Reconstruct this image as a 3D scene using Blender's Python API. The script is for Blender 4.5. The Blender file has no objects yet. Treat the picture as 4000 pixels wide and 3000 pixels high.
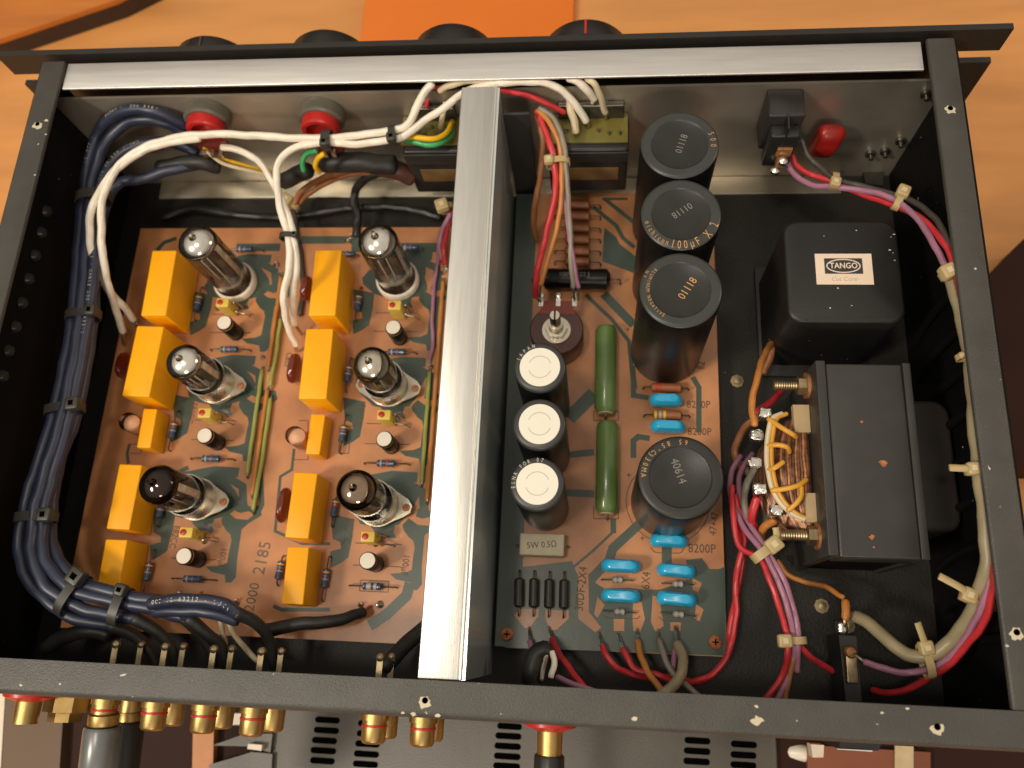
# Interior of a valve preamplifier seen from above the rear panel.
# All lengths below are millimetres; S scales them to metres.
# X runs along the front panel, Y towards the front panel, Z up from the chassis floor.
import bpy, bmesh, math, random
from mathutils import Vector, Matrix, Euler
random.seed(7)
S = 0.001
scene = bpy.context.scene
COL = scene.collection
PI = math.pi

# ------------------------------------------------------------------ camera
cam_d = bpy.data.cameras.new('camera'); cam = bpy.data.objects.new('camera', cam_d); COL.objects.link(cam)
cam.location = (60.167*S, -269.438*S, 408.732*S)
cam.rotation_mode = 'ZYX'
Rm = Matrix.Rotation(0.307677, 3, 'X') @ Matrix.Rotation(0.101706, 3, 'Y') @ Matrix.Rotation(0.015096, 3, 'Z')
cam.matrix_world = Matrix.Translation(cam.location) @ Rm.to_4x4()
cam_d.sensor_width = 36; cam_d.lens = 29.06
cam_d.clip_start = 0.01; cam_d.clip_end = 20
cam_d.dof.use_dof = True; cam_d.dof.focus_distance = 0.345; cam_d.dof.aperture_fstop = 9
scene.camera = cam
# ------------------------------------------------------------------ room light (warm lamps, no daylight)
w = bpy.data.worlds.new('World'); scene.world = w; w.use_nodes = True
nt = w.node_tree; nt.nodes.clear()
out = nt.nodes.new('ShaderNodeOutputWorld'); bg = nt.nodes.new('ShaderNodeBackground')
tc = nt.nodes.new('ShaderNodeTexCoord'); sep = nt.nodes.new('ShaderNodeSeparateXYZ'); cr = nt.nodes.new('ShaderNodeValToRGB')
nt.links.new(tc.outputs['Generated'], sep.inputs[0]); nt.links.new(sep.outputs['Z'], cr.inputs[0])
cr.color_ramp.elements[0].color = (0.10, 0.055, 0.03, 1)
cr.color_ramp.elements[0].position = 0.12; cr.color_ramp.elements[1].position = 0.72; cr.color_ramp.elements[1].color = (1.0, 0.90, 0.76, 1)
nt.links.new(cr.outputs[0], bg.inputs[0]); bg.inputs[1].default_value = 0.64
nt.links.new(bg.outputs[0], out.inputs[0])
def area(name, loc, target, size, power, color, sy=None):
    l = bpy.data.lights.new(name, 'AREA'); l.size = size; l.energy = power; l.color = color
    if sy: l.shape = 'RECTANGLE'; l.size_y = sy
    o = bpy.data.objects.new(name, l); COL.objects.link(o); o.location = Vector(loc)
    o.rotation_euler = (Vector(target)-Vector(loc)).to_track_quat('-Z', 'Y').to_euler()
    return o
area('ceiling_lamp', (-0.74, -0.64, 1.10), (0, -0.15, 0), 0.18, 9.5, (1.0, 0.90, 0.74))
area('second_ceiling_lamp', (-0.25, -0.36, 1.60), (0, -0.15, 0), 0.16, 5.0, (1.0, 0.90, 0.74))
area('standing_lamp', (0.15, -1.5, 0.85), (0, -0.15, 0), 0.30, 4.5, (1.0, 0.88, 0.72), 0.2)
area('side_lamp', (1.7, 0.35, 0.75), (0, -0.15, 0), 0.30, 4.0, (1.0, 0.82, 0.62), 0.2)
scene.view_settings.view_transform = 'Standard'; scene.view_settings.look = 'None'
scene.view_settings.exposure = -0.03; scene.view_settings.gamma = 1.0

# ------------------------------------------------------------------ materials
def lin(h):
    h = h.lstrip('#'); v = [int(h[i:i+2], 16)/255 for i in (0, 2, 4)]
    return tuple((c/12.92 if c <= 0.04045 else ((c+0.055)/1.055)**2.4) for c in v)
MATS = {}
def mat(name, color, rough=0.5, metal=0.0, var=0.12, vscale=120, bump=0.0, bscale=900, spec=0.5, coat=0.0, aniso=None, rvar=0.0, speck=0.0, speckcol='#c8c4bc'):
    if isinstance(color, str): color = lin(color)
    m = bpy.data.materials.new(name); m.use_nodes = True; t = m.node_tree
    b = t.nodes['Principled BSDF']; tcn = t.nodes.new('ShaderNodeTexCoord')
    n = t.nodes.new('ShaderNodeTexNoise'); n.inputs['Scale'].default_value = vscale; n.inputs['Detail'].default_value = 5
    if aniso:
        mp = t.nodes.new('ShaderNodeMapping'); mp.inputs['Scale'].default_value = aniso
        t.links.new(tcn.outputs['Object'], mp.inputs[0]); t.links.new(mp.outputs[0], n.inputs[0]); src = mp.outputs[0]
    else:
        t.links.new(tcn.outputs['Object'], n.inputs[0]); src = tcn.outputs['Object']
    r = t.nodes.new('ShaderNodeValToRGB'); e = r.color_ramp.elements
    e[0].position = 0.3; e[1].position = 0.7
    e[0].color = tuple(c*(1-var) for c in color)+(1,); e[1].color = tuple(min(1, c*(1+var)) for c in color)+(1,)
    t.links.new(n.outputs['Fac'], r.inputs[0]); cout = r.outputs[0]
    if speck:
        s1 = t.nodes.new('ShaderNodeTexNoise'); s1.inputs['Scale'].default_value = 260; s1.inputs['Detail'].default_value = 3
        t.links.new(tcn.outputs['Object'], s1.inputs[0])
        rr = t.nodes.new('ShaderNodeValToRGB'); rr.color_ramp.elements[0].position = 1-speck; rr.color_ramp.elements[1].position = 1-speck+0.015
        t.links.new(s1.outputs['Fac'], rr.inputs[0])
        mx = t.nodes.new('ShaderNodeMixRGB'); t.links.new(rr.outputs[0], mx.inputs[0]); t.links.new(cout, mx.inputs[1]); mx.inputs[2].default_value = lin(speckcol)+(1,)
        cout = mx.outputs[0]
    t.links.new(cout, b.inputs['Base Color'])
    b.inputs['Roughness'].default_value = rough; b.inputs['Metallic'].default_value = metal
    b.inputs['Specular IOR Level'].default_value = spec; b.inputs['Coat Weight'].default_value = coat; b.inputs['Coat Roughness'].default_value = 0.08
    if rvar:
        mr = t.nodes.new('ShaderNodeMapRange'); mr.inputs['To Min'].default_value = max(0, rough-rvar); mr.inputs['To Max'].default_value = rough+rvar
        t.links.new(n.outputs['Fac'], mr.inputs['Value']); t.links.new(mr.outputs[0], b.inputs['Roughness'])
    if bump:
        n2 = t.nodes.new('ShaderNodeTexNoise'); n2.inputs['Scale'].default_value = bscale; n2.inputs['Detail'].default_value = 3
        t.links.new(src, n2.inputs[0]); bp = t.nodes.new('ShaderNodeBump'); bp.inputs['Strength'].default_value = bump; bp.inputs['Distance'].default_value = 0.0006
        t.links.new(n2.outputs['Fac'], bp.inputs['Height']); t.links.new(bp.outputs[0], b.inputs['Normal'])
    MATS[name] = m
    return m
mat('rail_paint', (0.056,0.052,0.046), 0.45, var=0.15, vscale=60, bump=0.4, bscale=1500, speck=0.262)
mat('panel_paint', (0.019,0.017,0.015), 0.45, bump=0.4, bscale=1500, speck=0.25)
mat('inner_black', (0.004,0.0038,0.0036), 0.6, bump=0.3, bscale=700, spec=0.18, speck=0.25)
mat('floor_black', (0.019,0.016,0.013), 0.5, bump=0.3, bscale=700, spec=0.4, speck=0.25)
mat('aluminium', (0.84,0.82,0.79), 0.46, 1.0, var=0.05, vscale=30, bump=0.12, bscale=220, aniso=(1,14,1), rvar=0.06)
mat('aluminium_divider', (0.83,0.82,0.77), 0.38, 1.0, var=0.05, vscale=40, bump=0.12, bscale=220, aniso=(14,1,1), rvar=0.06)
mat('aluminium_polished', (0.66,0.71,0.70), 0.24, 0.6, var=0.12, vscale=25, bump=0.03, bscale=120)
mat('bare_plate', (0.54,0.48,0.40), 0.38, 0.75, var=0.38, vscale=14, bump=0.08, bscale=200, rvar=0.08)
mat('flange_metal', (0.72,0.66,0.53), 0.42, 0.85, var=0.25, vscale=25, bump=0.15)
mat('copper_board', (0.48,0.205,0.085), 0.30, var=0.30, vscale=38, bump=0.05, bscale=400, coat=0.25)
mat('board_green', (0.052,0.076,0.058), 0.33, var=0.16, vscale=35, bump=0.05, bscale=400, coat=0.25)
mat('board_edge', (0.20,0.19,0.09), 0.6)
mat('print_ink', (0.10,0.060,0.035), 0.6)
mat('print_ink_grey', (0.15,0.115,0.085), 0.6)
mat('cap_yellow', (1.0,0.43,0.002), 0.42, var=0.03, vscale=200, bump=0.12, bscale=900, spec=0.4)
mat('cap_black', (0.007,0.007,0.007), 0.33, var=0.2, vscale=60, bump=0.02, spec=0.25)
mat('cap_top', (0.020,0.020,0.018), 0.42, var=0.25, vscale=70, bump=0.05, rvar=0.1)
mat('cap_rim', (0.040,0.042,0.040), 0.38, var=0.15, vscale=70)
mat('gold_ink', (0.55,0.30,0.11), 0.5)
mat('grey_ink', (0.20,0.19,0.17), 0.5)
mat('white_ink', (0.55,0.53,0.46), 0.5)
mat('black_ink', (0.02,0.02,0.02), 0.5)
mat('cap_white', (0.80,0.76,0.66), 0.5, var=0.02)
mat('white_groove', (0.42,0.38,0.31), 0.5)
mat('socket_white', (0.80,0.72,0.60), 0.35, var=0.05)
mat('nickel', (0.62,0.56,0.46), 0.28, 1.0, var=0.25, vscale=90, bump=0.08, rvar=0.1)
mat('rusty_screw', (0.40,0.14,0.055), 0.6, 0.2, var=0.5, vscale=500)
mat('getter_silver', (0.90,0.84,0.77), 0.16, 1.0, var=0.2, vscale=90)
mat('getter_brown', (0.50,0.38,0.30), 0.09, 1.0, var=0.3, vscale=90)
mat('getter_dark', (0.045,0.030,0.024), 0.06, 0.8, var=0.3, vscale=90)
mat('anode_grey', (0.28,0.255,0.22), 0.45, 0.0, var=0.3, vscale=150)
mat('anode_dark', (0.15,0.14,0.125), 0.35, 0.4, var=0.4, vscale=200)
mat('mica', (0.85,0.78,0.68), 0.35, var=0.3, vscale=300)
mat('tube_brown', (0.42,0.30,0.19), 0.5, 0.0, var=0.5, vscale=500)
mat('wire_white', (0.86,0.78,0.66), 0.45, var=0.06, vscale=200, bump=0.05)
mat('wire_cream', (0.66,0.55,0.36), 0.45, var=0.06)
mat('wire_ivory', (0.33,0.27,0.16), 0.4, var=0.1, bump=0.03)
mat('wire_blue', (0.024,0.030,0.060), 0.40, var=0.2, vscale=100, spec=0.6)
mat('sleeve_black', (0.020,0.019,0.017), 0.5, var=0.3, bump=0.25, bscale=300)
mat('wire_black', (0.016,0.015,0.014), 0.42, bump=0.05)
mat('wire_red', (0.56,0.034,0.042), 0.38, var=0.1)
mat('wire_purple', (0.37,0.165,0.25), 0.42, var=0.12)
mat('wire_brown', (0.36,0.14,0.055), 0.42, var=0.12)
mat('wire_orange', (0.52,0.20,0.045), 0.42, var=0.12)
mat('wire_grey', (0.24,0.215,0.17), 0.45, var=0.12)
mat('wire_darkgrey', (0.06,0.05,0.042), 0.45, var=0.12)
mat('wire_yellow', (0.80,0.45,0.01), 0.38, var=0.06)
mat('wire_green', (0.05,0.38,0.13), 0.38, var=0.06)
mat('wire_lime', (0.30,0.33,0.075), 0.42, var=0.12)
mat('wire_amber', (0.68,0.33,0.035), 0.4, var=0.12)
mat('tie_natural', (0.48,0.36,0.17), 0.4, var=0.08)
mat('tie_black', (0.040,0.037,0.030), 0.42, var=0.15)
mat('solder', (0.75,0.72,0.66), 0.25, 1.0, var=0.15, vscale=400, bump=0.5, bscale=800)
mat('tinned', (0.50,0.44,0.36), 0.35, 1.0, var=0.2, vscale=300)
mat('lead_wire', (0.14,0.095,0.06), 0.4, 0.8, var=0.3, vscale=300)
mat('gold_plate', (0.46,0.31,0.12), 0.40, 1.0, var=0.18, vscale=120, bump=0.05)
mat('brass', (0.42,0.33,0.20), 0.45, 1.0, var=0.3, vscale=200)
mat('copper_winding', (0.17,0.070,0.035), 0.35, 0.35, var=0.55, vscale=400)
mat('copper_light', (0.36,0.16,0.065), 0.4, 0.35, var=0.4, vscale=400)
mat('cardboard_tan', (0.46,0.33,0.18), 0.7, var=0.08)
mat('olive_plate', (0.16,0.135,0.026), 0.4, var=0.15, coat=0.2)
mat('window_brown', (0.16,0.09,0.035), 0.25, var=0.2)
mat('plastic_black', (0.018,0.017,0.016), 0.35, var=0.15)
mat('plastic_charcoal', (0.024,0.022,0.020), 0.42, var=0.15)
mat('red_plastic', (0.48,0.016,0.013), 0.35, var=0.08)
mat('grey_plastic', (0.12,0.11,0.085), 0.4, var=0.08)
mat('red_dip', (0.30,0.012,0.008), 0.38, var=0.2, coat=0.12)
mat('maroon_dip', (0.14,0.018,0.013), 0.2, var=0.2, coat=0.4)
mat('transformer_can', (0.013,0.012,0.011), 0.45, var=0.15, vscale=60, bump=0.12, bscale=900, speck=0.25)
mat('choke_paint', (0.036,0.034,0.031), 0.30, var=0.16, vscale=50, bump=0.06, speck=0.0)
mat('coil_paper', (0.020,0.015,0.012), 0.6, var=0.2, bump=0.1)
mat('label_cream', (0.84,0.66,0.52), 0.5, var=0.03)
mat('label_black', (0.035,0.033,0.035), 0.5)
mat('label_gold', (0.55,0.45,0.30), 0.5)
mat('resistor_blue', (0.040,0.075,0.14), 0.3, var=0.2, vscale=500, coat=0.3)
mat('resistor_brown', (0.33,0.115,0.05), 0.4, var=0.2, vscale=300, bump=0.1)
mat('resistor_red', (0.42,0.06,0.025), 0.4, var=0.15)
mat('band_yellow', (0.75,0.45,0.04), 0.4)
mat('band_violet', (0.24,0.12,0.18), 0.4)
mat('band_red', (0.55,0.08,0.04), 0.4)
mat('band_grey', (0.42,0.36,0.32), 0.4)
mat('enamel_green', (0.125,0.20,0.06), 0.30, var=0.10, vscale=120, coat=0.25)
mat('ceramic_tan', (0.50,0.38,0.22), 0.6)
mat('cement_white', (0.60,0.52,0.37), 0.6, var=0.06, vscale=250, bump=0.2)
mat('film_blue', (0.025,0.42,0.72), 0.25, var=0.05, coat=0.35)
mat('diode_black', (0.022,0.021,0.018), 0.4, var=0.2)
mat('trim_yellow', (0.80,0.56,0.10), 0.45, var=0.07, bump=0.1)
mat('pot_maroon', (0.080,0.030,0.024), 0.35, var=0.12, vscale=150)
mat('pot_red', (0.20,0.032,0.020), 0.35, var=0.12)
mat('steel_dark', (0.16,0.15,0.13), 0.35, 0.9, var=0.2)
mat('tabletop_wood', (0.66,0.285,0.082), 0.45, var=0.13, vscale=9, aniso=(1,5,1))
mat('orange_board', (0.80,0.19,0.012), 0.5, var=0.03, vscale=20)
mat('shelf_wood', (0.50,0.155,0.022), 0.45, var=0.2, vscale=10, aniso=(1,8,1))
mat('shelf_edge', (0.038,0.020,0.013), 0.6, var=0.2)
mat('dark_cabinet', (0.030,0.010,0.006), 0.6, var=0.15, vscale=20, spec=0.15)
mat('red_wood', (0.20,0.055,0.022), 0.5, var=0.25, vscale=20)
mat('brown_box', (0.13,0.075,0.042), 0.6, var=0.06, vscale=30)
mat('grey_steel_case', (0.105,0.092,0.080), 0.42, var=0.10, vscale=40, bump=0.25, bscale=1200)
mat('slot_dark', (0.002,0.002,0.002), 0.9, spec=0.0)
mat('plug_grey', (0.16,0.165,0.165), 0.30, 0.3, var=0.1)
mat('orange_wood', (0.50,0.19,0.055), 0.5, var=0.1)
mat('white_plastic', (0.75,0.62,0.50), 0.4, var=0.04)
def glass(name, tint, gl=0.9, f=0.09):
    m = bpy.data.materials.new(name); m.use_nodes = True; t = m.node_tree; t.nodes.clear()
    o = t.nodes.new('ShaderNodeOutputMaterial'); mx = t.nodes.new('ShaderNodeMixShader'); tr = t.nodes.new('ShaderNodeBsdfTransparent'); gg = t.nodes.new('ShaderNodeBsdfGlossy')
    lw = t.nodes.new('ShaderNodeFresnel'); lw.inputs['IOR'].default_value = 1.3
    tr.inputs[0].default_value = (*tint, 1); gg.inputs['Roughness'].default_value = 0.03; gg.inputs['Color'].default_value = (gl, gl, gl, 1)
    t.links.new(lw.outputs[0], mx.inputs[0]); t.links.new(tr.outputs[0], mx.inputs[1]); t.links.new(gg.outputs[0], mx.inputs[2]); t.links.new(mx.outputs[0], o.inputs[0])
    MATS[name] = m
glass('tube_glass', (0.97, 0.96, 0.95))
glass('smoked_glass', (0.86, 0.82, 0.77))
glass('clear_pink', (0.96, 0.80, 0.70))

# ------------------------------------------------------------------ mesh builder
def V(*a): return Vector(a)
class MB:
    def __init__(s): s.v = []; s.f = []; s.sm = []
    def add(s, vs, fs, smooth=False, M=None):
        b = len(s.v)
        for p in vs: s.v.append(M @ Vector(p) if M else Vector(p))
        for f in fs: s.f.append([b+i for i in f]); s.sm.append(smooth)
        return s
    def rings(s, rings, cap0=True, cap1=True, smooth=True, closed=True, capsmooth=False):
        n = len(rings[0]); b = len(s.v)
        for r in rings: s.v += [Vector(p) for p in r]
        for i in range(len(rings)-1):
            for j in range(n if closed else n-1):
                k = (j+1) % n
                s.f.append([b+i*n+j, b+i*n+k, b+(i+1)*n+k, b+(i+1)*n+j]); s.sm.append(smooth)
        if cap0: s.f.append([b+j for j in reversed(range(n))]); s.sm.append(capsmooth)
        if cap1: s.f.append([b+(len(rings)-1)*n+j for j in range(n)]); s.sm.append(capsmooth)
        return s
    def box(s, x0, x1, y0, y1, z0, z1, bev=0.0):
        return s.rbox((x0+x1)/2, (y0+y1)/2, abs(x1-x0), abs(y1-y0), z0, z1, max(bev, 0.0), bev)
    def rbox(s, cx, cy, w, d, z0, z1, r=0.0, b=0.0, bb=0.0, M=None, seg=3):
        def outl(ins):
            ww, dd = w/2-ins, d/2-ins; rr = max(r-ins*0.6, 0)
            if rr <= 1e-6: return [(-ww, -dd), (ww, -dd), (ww, dd), (-ww, dd)] if r <= 0 else [(sx*ww, sy*dd) for (sx, sy) in ((-1,-1),(1,-1),(1,1),(-1,1)) for _ in range(seg+1)]
            pts = []
            for (sx, sy, a0) in ((1, 1, 0), (-1, 1, 90), (-1, -1, 180), (1, -1, 270)):
                for k in range(seg+1):
                    a = math.radians(a0+90*k/seg); pts.append((sx*(ww-rr)+rr*math.cos(a), sy*(dd-rr)+rr*math.sin(a)))
            return pts
        R = []
        def ring(ins, z):
            q = [Vector((cx+x, cy+y, z)) for x, y in outl(ins)]
            R.append([M @ p for p in q] if M else q)
        if bb: ring(bb, z0); ring(0, z0+bb)
        else: ring(0, z0)
        if b: ring(0, z1-b); ring(b*0.35, z1-b*0.3); ring(b, z1)
        else: ring(0, z1)
        s.rings(R, smooth=False)
        return s
    def lathe(s, prof, c=(0,0,0), ax=(0,0,1), n=24, smooth=True, cap0=True, cap1=True, ph=0.0, angs=None):
        ax = Vector(ax).normalized(); q = ax.to_track_quat('Z', 'Y') if abs(ax.z) < 0.9999 else (Euler((0,0,0)).to_quaternion() if ax.z > 0 else Euler((PI,0,0)).to_quaternion())
        c = Vector(c); R = []
        for r, z in prof:
            R.append([c + q @ Vector((r*math.cos(ph+2*PI*j/n), r*math.sin(ph+2*PI*j/n), z)) for j in range(n)])
        s.rings(R, cap0, cap1, smooth)
        return s
    def tube(s, pts, r, n=10, round_end=True, flat=None, sub=6, lin_=False):
        P = [Vector(p) for p in pts]
        if len(P) > 2 and not lin_: P = spline(P, sub)
        rr = r if callable(r) else (lambda t: r)
        T = []
        for i in range(len(P)):
            a = P[max(i-1, 0)]; b = P[min(i+1, len(P)-1)]; T.append((b-a).normalized())
        up = Vector((0,0,1)) if abs(T[0].z) < 0.9 else Vector((1,0,0))
        N = (up - T[0]*up.dot(T[0])).normalized(); R = []
        for i, p in enumerate(P):
            N = (N - T[i]*N.dot(T[i])); N = N.normalized() if N.length > 1e-6 else Vector((1,0,0))
            B = T[i].cross(N); q = rr(i/(len(P)-1))
            fx, fy = flat if flat else (1, 1)
            ring = lambda k, off=0: [p+T[i]*off + N*(q*k*fy*math.cos(2*PI*j/n)) + B*(q*k*fx*math.sin(2*PI*j/n)) for j in range(n)]
            if round_end and i == 0: R.append(ring(0.45, -q*0.45)); R.append(ring(0.85, -q*0.25))
            R.append(ring(1))
            if round_end and i == len(P)-1: R.append(ring(0.85, q*0.25)); R.append(ring(0.45, q*0.45))
        s.rings(R, smooth=True, capsmooth=True)
        return s
    def prism(s, poly, z0, z1):
        n = len(poly); a = sum(poly[i][0]*poly[(i+1)%n][1]-poly[(i+1)%n][0]*poly[i][1] for i in range(n))
        if a < 0: poly = poly[::-1]
        return s.rings([[Vector((p[0], p[1], z)) for p in poly] for z in (z0, z1)], smooth=False)
    def mesh(s, name, m, off=(0,0,0)):
        me = bpy.data.meshes.new(name); o = Vector(off)
        me.from_pydata([(p-o)*S for p in s.v], [], s.f); me.update()
        me.polygons.foreach_set('use_smooth', s.sm)
        me.materials.append(MATS[m]); me.validate()
        me.set_sharp_from_angle(angle=math.radians(40))
        return me
def split_parts(name, mb, m, parent):
    # every connected piece of mb becomes a part of its own
    par = list(range(len(mb.v)))
    def find(i):
        while par[i] != i: par[i] = par[par[i]]; i = par[i]
        return i
    for f in mb.f:
        for i in f[1:]: par[find(i)] = find(f[0])
    grp = {}
    for f, sm in zip(mb.f, mb.sm): grp.setdefault(find(f[0]), []).append((f, sm))
    for fs in grp.values():
        b = MB(); mp = {}
        for f, sm in fs:
            for i in f:
                if i not in mp: mp[i] = len(b.v); b.v.append(mb.v[i])
            b.f.append([mp[i] for i in f]); b.sm.append(sm)
        part(name, b, m, parent, world=True)
def spline(P, sub=6):
    out = []
    Q = [P[0]*2-P[1]] + P + [P[-1]*2-P[-2]]
    for i in range(1, len(Q)-2):
        p0, p1, p2, p3 = Q[i-1], Q[i], Q[i+1], Q[i+2]
        for k in range(sub):
            t = k/sub
            out.append(0.5*((2*p1) + (p2-p0)*t + (2*p0-5*p1+4*p2-p3)*t*t + (3*p1-p0-3*p2+p3)*t**3))
    out.append(P[-1].copy())
    return out
def tag(o, label, cat, group=None):
    o['label'] = label; o['category'] = cat
    if group: o['group'] = group
    return o
def thing(name, label, cat, loc=(0,0,0), group=None, rz=0.0):
    o = bpy.data.objects.new(name, None); COL.objects.link(o); o.location = Vector(loc)*S; o.rotation_euler = (0,0,rz)
    o.empty_display_size = 0.01
    return tag(o, label, cat, group)
def part(name, mb, m, parent, world=False, label=None):
    """mb in the parent's own coordinates (world=True: mb in scene coordinates)"""
    off = (0,0,0)
    if world:
        p = parent; off = Vector((0,0,0))
        while p: off += p.location/S; p = p.parent
    o = bpy.data.objects.new(name, mb.mesh(name, m, off)); COL.objects.link(o); o.parent = parent
    if label: o['label'] = label
    return o
def solo(name, mb, m, label, cat, group=None, kind=None):
    o = bpy.data.objects.new(name, mb.mesh(name, m)); COL.objects.link(o)
    if label: tag(o, label, cat, group)
    if kind: o['kind'] = kind
    return o
def clone(root, loc, label, rz=None):
    c = root.copy(); COL.objects.link(c); c.location = Vector(loc)*S
    if rz is not None: c.rotation_euler = (0,0,rz)
    c['label'] = label
    for ch in list(root.children):
        d = ch.copy(); COL.objects.link(d); d.parent = c
        for g in list(ch.children):
            e = g.copy(); COL.objects.link(e); e.parent = d
    return c
def glyphs(mb, text, size, M, align='CENTER', depth=0.03):
    cu = bpy.data.curves.new('t', 'FONT'); cu.body = text; cu.size = size; cu.align_x = align; cu.align_y = 'CENTER'; cu.resolution_u = 2; cu.extrude = 0.0
    ob = bpy.data.objects.new('t', cu); me = bpy.data.meshes.new_from_object(ob)
    mb.add([v.co for v in me.vertices], [list(p.vertices) for p in me.polygons], False, M)
    bpy.data.objects.remove(ob); bpy.data.curves.remove(cu); bpy.data.meshes.remove(me)
def TM(x, y, z, deg=0, sx=1.0, sy=1.0):
    return Matrix.Translation((x, y, z)) @ Matrix.Rotation(math.radians(deg), 4, 'Z') @ Matrix.Diagonal((sx, sy, 1, 1))
def arc_text(mb, text, size, cx, cy, r, z, a0, step, inward=False, sx=0.8):
    for i, ch in enumerate(text):
        a = a0 + i*step
        if ch == ' ': continue
        x, y = cx+r*math.cos(math.radians(a)), cy+r*math.sin(math.radians(a))
        glyphs(mb, ch, size, TM(x, y, z, a-90 if step < 0 else a+90, sx))
LIFT = [0]
def lift(z):
    LIFT[0] = (LIFT[0]+1) % 37
    return z+0.0011*LIFT[0]
def strip(mb, pts, w, z, h=0.05):
    z = lift(z)
    P = [Vector((p[0], p[1], 0)) for p in pts]; L = []; R_ = []
    for i, p in enumerate(P):
        a = (P[i]-P[i-1]).normalized() if i else (P[1]-P[0]).normalized()
        b = (P[i+1]-P[i]).normalized() if i < len(P)-1 else a
        t = (a+b).normalized(); n = Vector((-t.y, t.x, 0)); k = w/2/max(0.5, n.dot(Vector((-a.y, a.x, 0))))
        L.append(p+n*k); R_.append(p-n*k)
    n = len(P)
    mb.add([(q.x, q.y, z) for q in L+R_], [(i, n+i, n+i+1, i+1) for i in range(n-1)])
def flatpoly(mb, poly, z):
    z = lift(z)
    n = len(poly); a = sum(poly[i][0]*poly[(i+1)%n][1]-poly[(i+1)%n][0]*poly[i][1] for i in range(n))
    if a < 0: poly = poly[::-1]
    mb.add([(p[0], p[1], z) for p in poly], [tuple(range(n))])

# ================================================================== SETTING
tt = -70
solo('tabletop', MB().box(-900, 900, -900, 900, tt-30, tt), 'tabletop_wood', None, None, kind='structure')
ob_ = thing('orange_board', 'flat orange board lying on the table behind the two middle knobs', 'board', (-35, 230, tt))
part('board_top', MB().rbox(0, 0, 151, 330, 0.2, 6, 1.0, 0.6), 'orange_board', ob_)
sb = thing('wooden_shelf', 'orange-brown wooden board with dark front edge at the top left corner', 'shelf board', (0, 0, tt))
A = [(-429,114.1,-52),(-396.1,127.3,-52),(-293.5,166.8,-52),(-267.9,182.5,-52),(-289.6,299.8,-52),(-484.6,312.4,-52)]
part('shelf_board', MB().prism([(p[0], p[1]) for p in A], 14, 18), 'shelf_wood', sb)
part('shelf_front', MB().prism([(p[0], p[1]+0.5) for p in A], 0.2, 13.9), 'shelf_edge', sb)
dc = thing('dark_cabinet', 'dark brown wooden cabinet standing to the right of the amplifier', 'cabinet', (0, 0, tt))
C_ = [(280.1,-58.8,-40),(305.3,-31.6,-40),(398.3,-25.3,-40),(371.3,-166.3,-40),(286.7,-168.5,-40),(272,-166.4,-40)]
part('cabinet_body', MB().prism([(p[0], p[1]) for p in C_], 0.2, 30), 'dark_cabinet', dc)
# things behind the rear panel
lc = thing('grey_power_amplifier', 'grey steel cased amplifier with vent slots standing behind the rear panel', 'amplifier', (0, -396, -62))
LX0, LX1 = -111.5, 155.0
part('case_top', MB().rbox((LX0+LX1)/2, 0, LX1-LX0, 196, -6, 0, 2.5, 1.2), 'grey_steel_case', lc)
part('case_side', MB().box(LX0-9.5, LX0-1.2, -86, 86, -8, -3, 0.6), 'grey_steel_case', lc)
slots = []
for (xa, xb, rows) in (((678,732),(667,721),(1556,1578.5,1600.5,1622.5,1644.5)), ((771,825),(761,815),(1564,1586,1608,1630,1652)), ((1073,1127),(1064,1123),(1570,1591,1613,1635,1656)), ((1479,1536),(1477,1535),(1601,1623.5,1646,1668,1690)), ((1580,1637),(1579,1636),(1609,1632,1654,1676,1698))):
    pass
SL = [(-88.9,-312.8,-60),(-75.1,-312,-60),(-89,-318,-60),(-75,-317.2,-60),(-89.4,-323.1,-60),(-75.5,-322.3,-60),(-89.6,-328.1,-60),(-75.4,-327.3,-60),(-89.2,-333.1,-60),(-75.6,-332.3,-60),(-65,-313.4,-60),(-51.3,-312.6,-60),(-65.2,-318.4,-60),(-51.6,-317.7,-60),(-65.5,-323.5,-60),(-51.9,-322.7,-60),(-65.7,-328.5,-60),(-51.9,-327.7,-60),(-65.7,-333.4,-60),(-52,-332.7,-60),(10.5,-310.7,-60),(23.7,-310,-60),(9.7,-315.5,-60),(23.7,-314.8,-60),(9.5,-320.5,-60),(23.6,-319.7,-60),(9.5,-325.4,-60),(23.6,-324.6,-60),(9.3,-330.1,-60),(23.6,-329.3,-60),(108.3,-312.4,-60),(121.6,-311.7,-60),(107.9,-317.4,-60),(121.5,-316.7,-60),(107.6,-322.3,-60),(121.1,-321.6,-60),(131.9,-312.9,-60),(145.1,-312.2,-60),(131.5,-318,-60),(144.6,-317.2,-60),(131.3,-322.7,-60),(144.4,-322,-60)]
for i in range(0, len(SL), 2):
    a, b = SL[i], SL[i+1]
    cx, cy = (a[0]+b[0])/2, (a[1]+b[1])/2
    part('vent_slot', MB().rbox(cx, cy+396, abs(b[0]-a[0]), 3.2, -0.02, 0.06, 1.55, 0), 'slot_dark', lc)
bb = thing('brown_box', 'matt brown box below the left end of the rear panel', 'box', (0,0,-120))
BP = [(-269.7,-303.7,-60),(-233.9,-304.4,-60),(-226.2,-358.1,-60),(-259.6,-360.1,-60)]
part('box_body', MB().prism([(p[0], p[1]) for p in BP], 10, 60), 'brown_box', bb)
wp = [(-282,-301.9,-60),(-269.5,-303.2,-60),(-259,-360.1,-60),(-269.7,-360.7,-60)]
solo('pale_cupboard', MB().prism([(p[0], p[1]) for p in wp], -110, -60), 'white_plastic', 'pale panel edge at the lower left corner beside the brown box', 'panel')
dk = [(-239.8,-295,-66),(-114.5,-289.1,-66),(-93.6,-368.9,-66),(-232.2,-377.6,-66)]
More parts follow.
